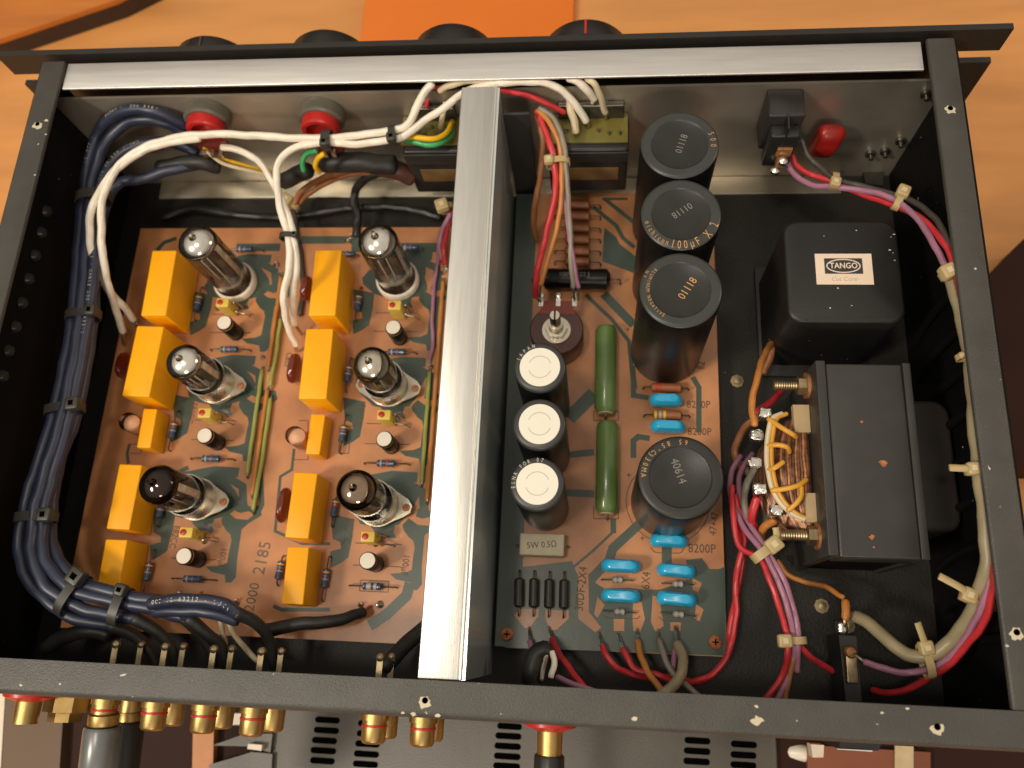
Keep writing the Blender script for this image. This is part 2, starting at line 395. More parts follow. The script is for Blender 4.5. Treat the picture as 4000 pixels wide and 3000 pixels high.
solo('dark_shelf', MB().prism([(p[0], p[1]) for p in dk], tt+0.3, -66), 'dark_cabinet', 'dark brown shelf surface under the phono plugs', 'shelf')
ow = [(-156.4,-317.2,-60),(-144.6,-316.6,-60),(-139.8,-353,-60),(-151.1,-353.7,-60)]
solo('orange_wood_strip', MB().prism([(p[0], p[1]) for p in ow], -65.7, -60), 'orange_wood', 'narrow orange wooden strip between the phono jacks and the grey bracket', 'wood strip')
br = thing('grey_bracket', 'grey forked metal bracket at the left edge of the vented amplifier', 'bracket', (0,0,-62))
for pl in ([(-143.3,-328.2,-60),(-126.1,-321.5,-60),(-110.6,-320.6,-60),(-110.6,-329.8,-60),(-121.3,-327.5,-60)], [(-143.8,-337.9,-60),(-132,-334,-60),(-120.9,-330.2,-60),(-109.3,-330.5,-60),(-107.7,-351.1,-60),(-136.8,-352.8,-60)]):
    part('bracket_arm', MB().prism([(p[0], p[1]) for p in pl], 0.3, 3.0), 'grey_steel_case', br)
ws = thing('white_button_pair', 'two small white plastic pads on the grey forked bracket', 'pads', (0,0,-60))
for pl in ([(-134.1,-311.3,-55),(-127.4,-310.9,-55),(-126.5,-316.7,-55),(-133.2,-317,-55)], [(-121.8,-325.8,-55),(-114.1,-325.9,-55),(-114.2,-328.8,-55),(-122,-328.3,-55)]):
    part('pad', MB().prism([(p[0], p[1]) for p in pl], 0.5, 5), 'white_plastic', ws)
dk = [(152.1,-301.5,-66),(320.8,-292.6,-66),(309.3,-363.4,-66),(162.5,-373.2,-66)]
solo('dark_floor_mat', MB().prism([(p[0], p[1]) for p in dk], tt+0.3, -66.6), 'dark_cabinet', 'dark surface under the objects at the lower right corner', 'shelf')
# right-hand lower corner: mains plug, connector, wooden pieces
rb = thing('orange_wooden_box', 'reddish wooden box with a pale strip at the lower right behind the rear panel', 'box', (0,0,-66))
q1 = [(170.4,-311.2,-62),(230.4,-311.2,-62),(227.5,-339.7,-62),(168.5,-343.3,-62)]
part('box_lid', MB().prism([(p[0], p[1]) for p in q1], 0, 4), 'red_wood', rb)
q1 = [(213.1,-308.9,-62),(222.1,-308.8,-62),(219.1,-340.2,-62),(210.2,-340.8,-62)]
part('pale_strip', MB().prism([(p[0], p[1]) for p in q1], 4.2, 5), 'ceramic_tan', rb)
ip = thing('mains_plug', 'black mains plug with silver trim pushed in below the rear panel', 'plug', (0,0,0))
q1 = [(170,-303.1,0),(187.8,-302.8,0),(186.1,-306.3,0),(169.2,-306.5,0)]
part('plug_body', MB().prism([(p[0], p[1]) for p in q1], -30, 0), 'plastic_black', ip)
q1 = [(168.1,-306.3,1),(183.3,-306.2,1),(183,-306.8,1),(168.1,-306.6,1)]
part('trim', MB().prism([(p[0], p[1]) for p in q1], 0.2, 1), 'aluminium', ip)
wc = thing('white_connector', 'cream connector block with white cable at the lower right', 'connector', (0,0,-40))
q1 = [(164.9,-308,-40),(171,-308.1,-40),(170.3,-313.5,-40),(165.4,-313.8,-40)]
part('connector_block', MB().prism([(p[0], p[1]) for p in q1], 0, 8), 'white_plastic', wc)
part('cable', MB().tube([(163.2,-315.4,-30),(168.4,-315.5,-28),(175.7,-316.5,-28),(184.4,-319.6,-30),(194.4,-324.6,-30)], 4.2), 'socket_white', wc)

# ================================================================== CHASSIS
ch = thing('amplifier_chassis', 'open black steel preamplifier case with slotted rack ears and bare front brace', 'amplifier case')
H = 90.0
fp = MB()
ear = lambda s: [(s*241.3, H), (s*241.3, 74.8), (s*225, 74.8), (s*222.3, 74), (s*221, 71.8), (s*222.3, 69.6), (s*225, 68.8), (s*241.3, 68.8), (s*241.3, -25), (s*200, -25)]
pl = [(-200, H)] + [(200, H)] + ear(1)[:-1] + [(200, -25)] + [(-200, -25)] + list(reversed(ear(-1)[:-1]))
n = len(pl)
# front panel with open rack slots, face by face
def slab(mb, x0, x1, z0, z1, y0=0.0, y1=3.0): mb.box(x0, x1, y0, y1, z0, z1)
slab(fp, -221, 221, -25, H)
for sgn in (-1, 1):
    a, b = (221, 241.3) if sgn > 0 else (-241.3, -221)
    slab(fp, a, b, 76.0, H); slab(fp, a, b, -25, 68.0)
part('front_panel', fp, 'panel_paint', ch)
def wallbox(name, m, *b, bev=0.0, label=None): return part(name, MB().box(*b, bev=bev), m, ch, label=label)
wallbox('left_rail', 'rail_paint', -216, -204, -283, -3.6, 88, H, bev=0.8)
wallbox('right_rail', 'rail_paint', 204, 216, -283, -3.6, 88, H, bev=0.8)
# rear rail: folded lip with a rounded outer edge running into the rear wall
rr = MB(); prof = [(-283, 88), (-283, 90)]
for k in range(7):
    a = math.radians(90-15*k); prof.append((-294.2-3*math.cos(PI/2-(PI/2-a)) if False else -293.2-3*math.sin(math.radians(15*k)), 87+3*math.cos(math.radians(15*k))))
prof += [(-296.2, -20), (-294.8, -20), (-294.8, 88)]
rr.rings([[Vector((x, y, z)) for y, z in prof] for x in (-217.6, 217.6)], smooth=False)
part('rear_panel', rr, 'rail_paint', ch)
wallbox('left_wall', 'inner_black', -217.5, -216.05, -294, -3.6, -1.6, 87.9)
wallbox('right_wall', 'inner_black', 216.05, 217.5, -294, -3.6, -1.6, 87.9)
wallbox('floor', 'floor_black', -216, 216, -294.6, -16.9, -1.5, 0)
wallbox('front_inner_wall', 'bare_plate', -215.9, 215.9, -18, -16.8, 0.01, 79)
# flange strip at the foot of the inner wall, bare metal
wallbox('front_flange', 'flange_metal', -197, 190, -29.0, -18.2, 0.1, 1.2, bev=0.2)
q = [(200.8,-12.3,2),(212.2,-12.5,2),(211,-26.4,2),(202.2,-24.9,2)]
part('corner_bracket', MB().prism([(p[0], p[1]) for p in q], 1.4, 4), 'steel_dark', ch)
part('front_brace', MB().box(-203.5, 202.3, -19.0, -3.9, 87.0, 88, bev=0.4), 'aluminium', ch)
dv = part('divider', MB().box(-4.3, 11.2, -282.8, -22.8, 86.2, 88, bev=0.5), 'aluminium_divider', ch)
part('divider_wall', MB().box(12.2, 13.5, -282.6, -22.9, 1.0, 87.2), 'aluminium_polished', ch, label='mirror-bright upright face of the aluminium divider')
part('divider_edge', MB().tube([(11.7, -282.5, 87.1), (11.7, -23, 87.1)], 0.9, n=12, round_end=False), 'aluminium_divider', ch)
for sx, sy in ((210,-40.6,90), (208.6,-257,90), (-0.4,-290,90), (178.5,-289.5,90), (-209.8,-40.3,90)) and [p[:2] for p in ((210,-40.6,90), (208.6,-257,90), (-0.4,-290,90), (178.5,-289.5,90), (-209.8,-40.3,90))]:
    chip = MB()
    pts = []
    random.seed(int(sx*10+sy))
    for k in range(16):
        a = 2*PI*k/16; rr_ = random.uniform(1.4, 2.6); pts.append((sx+rr_*math.cos(a)*1.1, sy-0.7+rr_*math.sin(a)))
    flatpoly(chip, pts, 90.06); part('paint_chip', chip, 'cement_white', ch)
    part('screw_hole', MB().lathe([(0.05, 0), (1.15, 0)], (sx, sy, 90.14), n=14, cap0=False, cap1=True), 'slot_dark', ch)
for sx, sy, k in ((210,-40.6,90),) and [(*p[:2], s_) for p, s_ in (((117.9,-290.6,90), 2.6), ((75.3,-292.2,90), 1.6), ((118,-286,90), 0.9), ((160.5,-285.9,90), 0.8), ((169.2,-284,90), 0.9), ((-8.3,-294.7,90), 0.8), ((-4.3,-294.9,90), 1.4), ((4.6,-294.8,90), 1.3), ((-205.7,-38.3,90), 1.3), ((-204.2,-46.1,90), 0.9), ((204.7,-261.7,90), 0.8), ((-157.9,-292.5,90), 0.8), ((-142.1,-291.3,90), 0.6))]:
    chip = MB(); random.seed(int(sx*7+sy*3))
    flatpoly(chip, [(sx+k*random.uniform(.35, 1)*math.cos(2*PI*i/11)*1.1, sy+k*0.7*random.uniform(.35, 1)*math.sin(2*PI*i/11)) for i in range(11)], 90.06)
    part('paint_chip', chip, 'cement_white', ch)
# louvres pressed into the side walls
for p in [(-216,-72.2,63),(-216,-84.1,63),(-216,-96.9,63.3),(-216,-109.7,63.8),(-216,-122.6,64.3),(-216,-135.2,64.7),(-216,-147.7,65.4),(-216,-160.1,65.3)]:
    part('louvre', MB().lathe([(0.1, -1), (2.2, -0.6), (3.0, 0), (2.2, 1.6), (0.2, 2.2)], (-216, p[1], p[2]), (1, 0, 0), 14), 'choke_paint', ch)  # lighter paint on the left louvres stands in for their highlights
for k in range(9):
    y = -120-18*k
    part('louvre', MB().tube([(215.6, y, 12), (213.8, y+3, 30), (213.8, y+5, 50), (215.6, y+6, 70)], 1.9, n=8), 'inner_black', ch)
# knobs on the front panel, seen over its top edge
for x, (zz, lab) in zip((-138.5, -76.6, -12.7, 52.6), ((80.5, 0), (82.5, 0), (84, 0), (84, 0))):
    kb = part('knob', MB().lathe([(20, 3.3), (21.2, 4.5), (20.6, 13), (19, 15), (0.1, 15.4)], (x, 0, zz-16.5), (0, 1, 0), 40), 'plastic_black', ch)
    if x > 50 or x < -130: part('pointer', MB().box(x-0.5, x+0.5, 5, 13, zz+4.4, zz+4.8), 'red_plastic' if x > 0 else 'pot_maroon', kb, world=True)
# screws and small hardware on the inner front wall
for p in ([(209.3,-18,70.6),(206.2,-18,24.1),(199.5,-18,22.1),(210.7,-18,33.3)]):
    part('screw', MB().lathe([(2.6, 0), (2.6, 1.4), (1.2, 1.5), (1.2, 4), (0.2, 4.3)], (p[0], -18.2, p[2]), (0, -1, 0), 12), 'steel_dark', ch)
for p in ([(131.2,-136.5,0.2),(165.6,-245.5,0.2),(176.6,-253.9,0.2)]):
    part('screw', MB().lathe([(3.4, 0), (3.4, 1.0), (1.9, 1.1), (1.9, 2.6), (0.2, 2.9)], (p[0], p[1], 0.1), (0, 0, 1), 8), 'brass', ch)
# phono jacks through the rear panel
JX = [(-83.3,-297,129.3),(-62.6,-297,137.1),(-45.3,-297,139.2),(-4.5,-297,144.5),(10.6,-297,148),(-108.7,-297,114.3)]
def jack(x, z, L, red):
    b = MB().lathe([(5.6, 0.2), (5.6, 3.5), (4.9, 3.6), (4.8, L-1.2), (4.1, L-0.2), (3.6, L), (2.0, L), (1.9, L-3), (0.2, L-3)], (x, -296.3, z), (0, -1, 0), 24)
    j = part('phono_jack', b, 'gold_plate', ch, label='gold phono jack with a red ring' if red else 'plain gold phono jack')
    if red: part('red_ring', MB().lathe([(4.95, 0), (5.1, 0.1), (5.1, 0.9), (4.95, 1.0)], (x, -296.3-L*0.42, z), (0, -1, 0), 24, cap0=False, cap1=False), 'red_plastic', j, world=True)
    part('solder_lug', MB().box(x-1.2, x+1.2, -293.0, -277.5, z-0.3, z+0.5).lathe([(0.4, -2.2), (1.9, -0.6), (1.6, 0.9), (0.4, 1.8)], (x, -276.5, z), (0, 0, 1), 9), 'brass', j, world=True)
    return j
JT = [(-137.4,-305.2,64),(-115.9,-305.8,64),(-94.9,-306.5,64),(-74.5,-306.4,64),(-24.8,-306.8,64),(-5.4,-307.1,64)]
for p in JT: jack(p[0], 64, 12.2, True)
JB = [(-139.4,-304.8,40),(-119.8,-305.9,40),(-97.6,-306.9,40),(-75,-306.7,40),(-25.7,-307.8,40),(-6,-307.9,40)]
for p in JB: jack(p[0], 40, 12.6, False)
for q_ in ([(-173.2,-302,60),(44.2,-302.7,60)]):
    j = part('phono_jack', MB().lathe([(10.5, 0.2), (10.2, 2.5), (6, 4.2), (5.2, 4.3)], (q_[0], -296.3, 60), (0, -1, 0), 28), 'red_plastic', ch, label='large red insulated phono jack')
    part('jack_tip', MB().lathe([(5.0, 4.3), (4.8, 13), (0.2, 13)], (q_[0], -296.3, 60), (0, -1, 0), 24), 'gold_plate', j, world=True)
q_ = (-166.2,-301.5,50)
j = part('phono_jack', MB().lathe([(9.5, 0.2), (9.5, 9), (7, 9.4), (7, 13), (0.2, 13)], (q_[0], -296.3, 44), (0, -1, 0), 8, smooth=False), 'gold_plate', ch, label='octagonal gold jack at the left end')

# ================================================================== CIRCUIT BOARDS
def board(name, x0, x1, y0, y1, label):
    t = thing(name, label, 'circuit board', ((x0+x1)/2, (y0+y1)/2, 0))
    part('board_base', MB().rbox((x0+x1)/2, (y0+y1)/2, x1-x0, y1-y0, 10.2, 11.9, 0.6, 0), 'board_edge', t, world=True)
    return t
BL = board('circuit_board', -197.2, -14.5, -271, -54.5, 'left copper-coloured circuit board carrying the six glass tubes')
flat = MB(); flatpoly(flat, [(-197.2, -271), (-14.5, -271), (-14.5, -54.5), (-197.2, -54.5)], 12.0)
part('copper_layer', flat, 'copper_board', BL, world=True)
gz = 12.06
gap = MB()
BASE = {'t1': (-135.3, -88.5), 't2': (-45.7, -87), 't3': (-135.8, -147.5), 't4': (-44.5, -147.5), 't5': (-135.8, -207.5), 't6': (-44, -207.5)}
TPL = [[(-114.6,-206.7,12),(-110.6,-209.5,12),(-105.6,-208.8,12),(-103.8,-213.6,12),(-110,-217.8,12),(-113.1,-220.8,12),(-113.2,-235.9,12),(-112.5,-243.7,12),(-114.5,-246.5,12),(-117.4,-246.6,12),(-118.3,-243.1,12),(-125.2,-241.9,12),(-128.6,-239.4,12),(-121.3,-238.7,12),(-118,-237.2,12),(-117.8,-231.1,12),(-117.4,-226.6,12),(-118.4,-223.5,12),(-121,-221.6,12),(-123.7,-218.2,12),(-124.3,-216,12),(-121.5,-212.7,12),(-116.9,-215.7,12),(-110.8,-216.1,12),(-107.7,-213.2,12),(-110.9,-211.8,12),(-114.9,-212.8,12),(-118.1,-211.7,12),(-117.4,-208.3,12)],
       [(-160.5,-211.9,12),(-148.5,-214.1,12),(-148.5,-222.5,12),(-149.1,-227.9,12),(-149.5,-232.5,12),(-153.1,-235.4,12),(-157.5,-237.8,12),(-158.9,-230,12),(-153.5,-228.4,12),(-154.4,-225.3,12),(-158.2,-224,12)],
       [(-140.8,-216.5,12),(-129.7,-214.4,12),(-127.7,-215.5,12),(-128.5,-219.5,12),(-126.9,-222.3,12),(-132.2,-222.8,12),(-137.1,-220.4,12)]]
t5x, t5y = -135.8, -207.5
for k, (bx, by) in BASE.items():
    for pl in TPL:
        flatpoly(gap, [(min(p[0]-t5x+bx, -15.5), p[1]-t5y+by) for p in pl], gz)
    random.seed(int(bx)); irr = [(bx+(14.5+2.5*math.sin(3*a+bx)+1.5*random.random())*math.cos(a)*1.12, by+2+(13.5+2*math.cos(2*a))*math.sin(a)) for a in [2*PI*i/26 for i in range(26)]]
    flatpoly(gap, [(min(p[0], -15.5), min(p[1], -60)) for p in irr], gz+0.005)
    # strips between the pins of each socket
    strip(gap, [(bx-12, by+12), (bx+4, by+15.5), (bx+17, by+15)], 5.0, gz+0.01)
    strip(gap, [(bx+8, by+14), (bx+20, by+8), (bx+22, by-2)], 4.0, gz+0.02)
    strip(gap, [(bx-14, by+5), (bx-15, by+14), (bx-10, by+17)], 2.4, gz+0.03)
strip(gap, [(-127.9,-66.6,12),(-114.7,-65.9,12)], 3.2, gz+0.015); strip(gap, [(-102.7,-62,12),(-72,-62.1,12),(-71.2,-69.5,12)], 4.6, gz+0.015)
strip(gap, [(-47.1,-66.7,12),(-26.7,-66.8,12)], 5.5, gz+0.015); strip(gap, [(-174.9,-60.8,12),(-181.7,-63.4,12),(-185,-68.1,12)], 2.4, gz+0.015)
strip(gap, [(-139.2,-66.5,12),(-114.1,-66.5,12)], 4.6, gz+0.015)
strip(gap, [(-91.6,-179.6,12),(-91.4,-190.3,12),(-96.9,-194,12),(-95.9,-221.1,12),(-81.4,-226.8,12),(-67.5,-226.3,12)], 1.4, gz+0.015)
strip(gap, [(-106.6,-214.6,12),(-104.5,-208.2,12),(-109.7,-180,12)], 2.6, gz+0.015)
strip(gap, [(-91.9,-256.6,12),(-87.7,-258.1,12),(-64,-257.1,12)], 1.8, gz+0.015)
strip(gap, [(-26.5,-243.3,12),(-27.7,-249.2,12),(-36.4,-258.1,12),(-44.2,-263.6,12)], 5.2, gz+0.016)
strip(gap, [(-179.6,-179.2,12),(-179.9,-184.1,12),(-178.2,-189.5,12)], 1.6, gz+0.015)
split_parts('trace_gap', gap, 'board_green', BL)
def inkt(bd, s_, p, size, deg, sx=0.85, z=12.16, m='print_ink'):
    mb = MB(); glyphs(mb, s_, size, TM(p[0], p[1], z, deg, sx)); part('printed_text', mb, m, bd, world=True)
inkt(BL, 'E81CC', (-59.5,-161.6,12), 5.2, -96); inkt(BL, 'E81CC', (-148.7,-161.8,12), 4.6, -96)
inkt(BL, 'E82CC', (-59.3,-219.9,12), 5.2, -94); inkt(BL, 'E82CC', (-147,-225.7,12), 4.6, -94)
inkt(BL, '100µF', (-29.6,-235,12), 4.6, -94); inkt(BL, '100µF', (-120.9,-235,12), 4.6, -94)
inkt(BL, 'C803', (-101.1,-131.9,12), 4.4, -94)
inkt(BL, '2185', (-100.5,-234.2,12), 8.6, 84, 0.95, m='print_ink_grey'); inkt(BL, '2000', (-102.9,-252.9,12), 7.2, 84, 0.95, m='print_ink_grey')
def outline(bd, pts, w=0.35, z=12.15, close=True):
    mb = MB()
    P = [(p[0], p[1]) for p in pts]
    if close: P.append(P[0])
    for i in range(len(P)-1): strip(mb, [P[i], P[i+1]], w, z)
    part('printed_outline', mb, 'print_ink', bd, world=True)
outline(BL, [(-91,-164.7,12),(-86.2,-164.6,12),(-83.6,-185,12),(-90.8,-185.2,12),(-91.6,-179.6,12)], close=False)
outline(BL, [(-69.1,-167.3,12),(-63.4,-167.2,12),(-63.1,-181.3,12),(-68.2,-181.4,12)]); outline(BL, [(-50.5,-242.9,12),(-36.7,-242.9,12),(-36.8,-248,12),(-50.6,-248,12)])
outline(BL, [(-180.2,-179.2,12),(-173.3,-179,12),(-172.4,-183.9,12),(-178.6,-184,12)], close=False)
for k, (bx, by) in BASE.items():
    outline(BL, [(bx-11, by-28.5), (bx+12, by-28.5)], 0.4, close=False); outline(BL, [(bx-11, by-18), (bx+12, by-18)], 0.4, close=False)

for i, p in enumerate([(-114.4,-77.2,12.4),(-111.3,-82.8,12.4),(-76,-62.7,12.4),(-74.2,-59.9,12.4),(-114.9,-130.9,12.4),(-70.7,-111.6,12.4),(-186.9,-113.4,12.4),(-24.5,-134.8,12.4),(-21.8,-82.1,12.4),(-19.9,-80.2,12.4),(-144.1,-102.8,12.4),(-136.9,-103.6,12.4),(-42.6,-103,12.4),(-39.5,-104.1,12.4),(-137.2,-164.9,12.4),(-134.1,-165.6,12.4),(-42.9,-163,12.4),(-39.6,-164.2,12.4),(-136.9,-226.1,12.4),(-131,-227,12.4),(-44.8,-225,12.4),(-41.5,-225.5,12.4),(-82.8,-109.1,12.4),(-139.4,-253.1,12.4),(-127.9,-253.1,12.4),(-49.1,-254.2,12.4),(-40.2,-253.9,12.4),(-110.1,-255.4,12.4)]):
    random.seed(i); k = random.uniform(0.9, 1.5)
    part('solder_joint', MB().lathe([(1.5*k, -0.3), (1.2*k, 0.5), (0.6*k, 1.3), (0.4, 2.4*k)], (p[0], p[1], 12.3), (random.uniform(-.3, .3), random.uniform(-.3, .3), 1), 9), 'solder', BL, world=True)
RX0, RX1, RY0, RY1 = 15.5, 120.2, -270, -34.5
BR = board('circuit_board', RX0, RX1, RY0, RY1, 'right green and copper circuit board carrying the large black capacitors')
flat = MB(); flatpoly(flat, [(RX0, RY0), (RX1, RY0), (RX1, RY1), (RX0, RY1)], 12.0)
part('copper_layer', flat, 'copper_board', BR, world=True)
gap = MB()
flatpoly(gap, [(RX0, RY0), (26, RY0), (27, -225), (26, -170), (27, RY1), (RX0, RY1)], gz)
flatpoly(gap, [(18.5,-235.2,12),(50.1,-230.3,12),(52.4,-236.1,12),(59.9,-235.8,12),(61.1,-239.9,12),(76,-241.5,12),(90.3,-241.9,12),(120.5,-230.4,12),(119.8,-269.5,12),(76.1,-269.8,12),(20.2,-270.6,12)], gz+0.01)
flatpoly(gap, [(102.7,-227.9,12),(110.1,-226.8,12),(113.6,-231.7,12),(119.9,-231.5,12),(120.3,-236.7,12),(105.6,-237.2,12)], gz+0.02)
for w_, pts in ((2.2, [(63.1,-37.9,12),(78.5,-52,12)]), (2.2, [(56.9,-42.8,12),(69.4,-54,12),(73.1,-61.5,12),(79.1,-67,12)]), (4.6, [(63.1,-93.5,12),(78.6,-110.8,12)]), (2.0, [(54.1,-94.2,12),(67.4,-107.7,12),(76.3,-119.7,12),(78.6,-144.9,12)]),
                (7.0, [(46.8,-161,12),(59.1,-147.6,12)]), (3.2, [(47.8,-179.2,12),(59.6,-177.7,12)]), (3.4, [(46.6,-198,12),(59.9,-198.2,12)]), (2.6, [(78.6,-140,12),(78.6,-148.4,12),(86,-149.5,12)]), (2.6, [(107.7,-138.3,12),(110.6,-143.7,12),(110.1,-166.7,12)]),
                (2.8, [(78.6,-180.1,12),(78.6,-171.5,12),(80.9,-169.4,12),(86.5,-170.2,12)]), (1.2, [(69.1,-209.6,12),(68.9,-216.2,12),(59.8,-225.2,12),(47,-236.3,12)]), (4.4, [(81.4,-212,12),(69,-223.8,12),(67.4,-229.2,12),(59.4,-238,12)]), (2.6, [(69.1,-209.6,12),(69.2,-216.7,12)]), (4.6, [(94.1,-221.8,12),(94,-230.3,12)]), (2.6, [(78,-132.7,12),(79.2,-144.9,12)]), (1.6, [(61.8,-37.9,12),(75.4,-38,12)])):
    strip(gap, pts, w_, gz+0.03)
flatpoly(gap, [(63.3,-55.3,12),(69.4,-60.8,12),(71.3,-64.9,12),(79.8,-72.4,12),(78.6,-81.7,12),(62.3,-75,12),(62.7,-61.5,12)], gz+0.02)
split_parts('trace_gap', gap, 'board_green', BR)
isl = MB()
for pl in ([(23.9,-256.1,12),(25.9,-253.1,12),(35.1,-252.7,12),(34.9,-256.1,12),(31.1,-261.4,12),(29,-261.5,12)], [(38.1,-256,12),(38.3,-252.9,12),(49,-252.9,12),(49.1,-256.5,12),(43.4,-261.7,12),(40.7,-261.8,12)], [(52.9,-233.9,12),(57.7,-233.7,12),(58.3,-253.1,12),(64,-259.8,12),(61.4,-261.9,12),(53.6,-256.4,12)], [(61.1,-239.9,12),(64.3,-237.2,12),(90.4,-236.7,12),(90.3,-241.8,12),(82.1,-242,12),(76,-241.5,12),(65.4,-242.4,12)],
           [(62.2,-246.2,12),(65.5,-249.7,12),(62.4,-255.5,12),(60.7,-254,12)], [(69.7,-255.7,12),(74.5,-255.5,12),(74.5,-260.8,12),(69.8,-261,12)], [(78.7,-246,12),(82.4,-248,12),(83.9,-255.1,12),(81.8,-260.8,12),(78.7,-260.6,12),(78.2,-255.3,12)], [(87.4,-244.7,12),(90.3,-245.1,12),(92.3,-257.8,12),(88.6,-260.5,12),(86.6,-256.5,12)], [(95.2,-256.1,12),(100.1,-255.9,12),(99.8,-259.7,12),(95.4,-259.9,12)], [(105.7,-236.1,12),(109.8,-238.1,12),(108.2,-242.3,12),(105.6,-241.4,12)], [(107,-247.5,12),(110.3,-249.9,12),(108.4,-255.1,12),(106.3,-254.1,12)]):
    flatpoly(isl, [(p[0], p[1]) for p in pl], gz+0.06)
split_parts('copper_island', isl, 'copper_board', BR)
inkt(BR, '8200P', (110.2,-152.7,12), 5.4, 0); inkt(BR, '8200P', (110.4,-166.4,12), 5.4, 0); inkt(BR, '8200P', (110.2,-222.6,12), 6.0, 0)
inkt(BR, '47+47', (116.2,-210.8,12), 5.0, 82); inkt(BR, '30DF-2X4', (54.7,-242.8,12), 5.6, 85); inkt(BR, '6X4', (84.5,-238,12), 5.6, 85); inkt(BR, '82', (112.1,-132.3,12), 5.2, 85)
inkt(BR, '+', (82.8,-218.8,12), 5, 0); inkt(BR, '+', (75.7,-113.4,12), 5, 0); inkt(BR, '+', (76.4,-188.8,12), 5, 0)
outline(BR, [(59,-156.9,12),(71.2,-156.7,12),(71.3,-161.4,12),(59.1,-161.6,12)]); outline(BR, [(59.7,-203.8,12),(59.8,-210.2,12),(71.5,-209.8,12),(71.4,-203.5,12)], close=False)
outline(BR, [(86.5,-222.6,12),(88.1,-224.7,12),(90.2,-225.1,12),(100,-224.9,12),(101.1,-224.2,12),(102,-222.3,12)], close=False)
outline(BR, [(94.7+19.6*math.cos(math.radians(a)), -201.2+19.6*math.sin(math.radians(a))) for a in range(0, 360, 15)])
outline(BR, [(65,-254.3,12),(67.1,-255.5,12),(80.3,-255.2,12),(81.8,-253.9,12)], close=False); outline(BR, [(90.2,-253.8,12),(91.8,-255.5,12),(105.3,-255.2,12),(107.4,-253.6,12)], close=False)
for p in ([(21,-264.6,12),(115.1,-263.9,12)]):
    s_ = part('screw', MB().lathe([(3.1, 0), (3.0, 0.9), (2.2, 1.5), (0.1, 1.6)], (p[0], p[1], 12.1), n=18), 'rusty_screw', BR, world=True)
    part('cross_slot', MB().box(p[0]-1.4, p[0]+1.4, p[1]-0.3, p[1]+0.3, 13.6, 13.8).box(p[0]-0.3, p[0]+0.3, p[1]-1.4, p[1]+1.4, 13.55, 13.75), 'slot_dark', s_, world=True)

# ================================================================== LEFT BOARD COMPONENTS
def boxcap(x0, x1, y0, y1, h, label):
    t = thing('yellow_capacitor', label, 'capacitor', ((x0+x1)/2, (y0+y1)/2, 12.2), 'yellow box capacitors on the left board', rz=math.radians(math.sin(x0*7+y0)*1.3))
    part('capacitor_body', MB().rbox(0, 0, x1-x0, y1-y0, 0.4, h, 0.5, 0.45, seg=2), 'cap_yellow', t)
    part('lead', MB().tube([(0, (y1-y0)/2-2, -0.1), (0, (y1-y0)/2-2, 0.6)], 0.4, n=6).tube([(0, -(y1-y0)/2+2, -0.1), (0, -(y1-y0)/2+2, 0.6)], 0.4, n=6), 'tinned', t)
def quad(q): return (q[0][0]+q[3][0])/2, (q[1][0]+q[2][0])/2, (q[2][1]+q[3][1])/2, (q[0][1]+q[1][1])/2
for (q, h, lb) in (([(-171.6,-81.2,37.5),(-158.4,-81.2,37.5),(-158.1,-117.9,37.5),(-171.5,-117.7,37.5)], 25.3, 'tall yellow box capacitor at the top of the left row, beside the slim left tube'),
                   ([(-173.4,-123.6,37),(-159.1,-123.2,37),(-158.1,-160.7,37),(-172.4,-160.5,37)], 24.8, 'wide yellow box capacitor second from the top in the left row'),
                   ([(-167.6,-163.8,25.5),(-160.5,-163.6,25.5),(-160.1,-184.2,25.5),(-167.5,-183.7,25.5)], 13.3, 'small yellow box capacitor beside the left pinkish cylinder'),
                   ([(-171,-193.9,32),(-159.8,-193.8,32),(-159.1,-225.4,32),(-171.1,-225.1,32)], 19.8, 'yellow box capacitor beside the dark domed tube'),
                   ([(-171,-230.2,32),(-160.6,-230,32),(-158.6,-255.9,32),(-169.8,-255.7,32)], 19.8, 'yellow box capacitor at the bottom of the left row, touching the blue cables'),
                   ([(-83.8,-81.1,37.5),(-70.4,-81.1,37.5),(-69.3,-117.2,37.5),(-83.5,-117.1,37.5)], 25.3, 'tall yellow box capacitor at the top of the right row, under the white wires'),
                   ([(-83.8,-123.9,36.5),(-70,-123.8,36.5),(-69.4,-160.2,36.5),(-83.4,-160.2,36.5)], 24.3, 'wide yellow box capacitor second in the right row, white wire ending beside it'),
                   ([(-80.9,-164.7,24.5),(-74,-164.6,24.5),(-72.8,-185.4,24.5),(-80.3,-184.4,24.5)], 12.3, 'small narrow yellow box capacitor beside the right pinkish cylinder'),
                   ([(-82.5,-195.7,32),(-71.4,-195.4,32),(-71.2,-226.6,32),(-83,-226.3,32)], 19.8, 'yellow box capacitor with a maroon drop capacitor against its left side'),
                   ([(-80.5,-230.5,32),(-70.6,-230.4,32),(-70.8,-256.3,32),(-81.3,-256.1,32)], 19.8, 'yellow box capacitor at the bottom of the right row, above the black cable')):
    x0, x1, y0, y1 = quad(q); boxcap(x0, x1, y0, y1, h, lb)

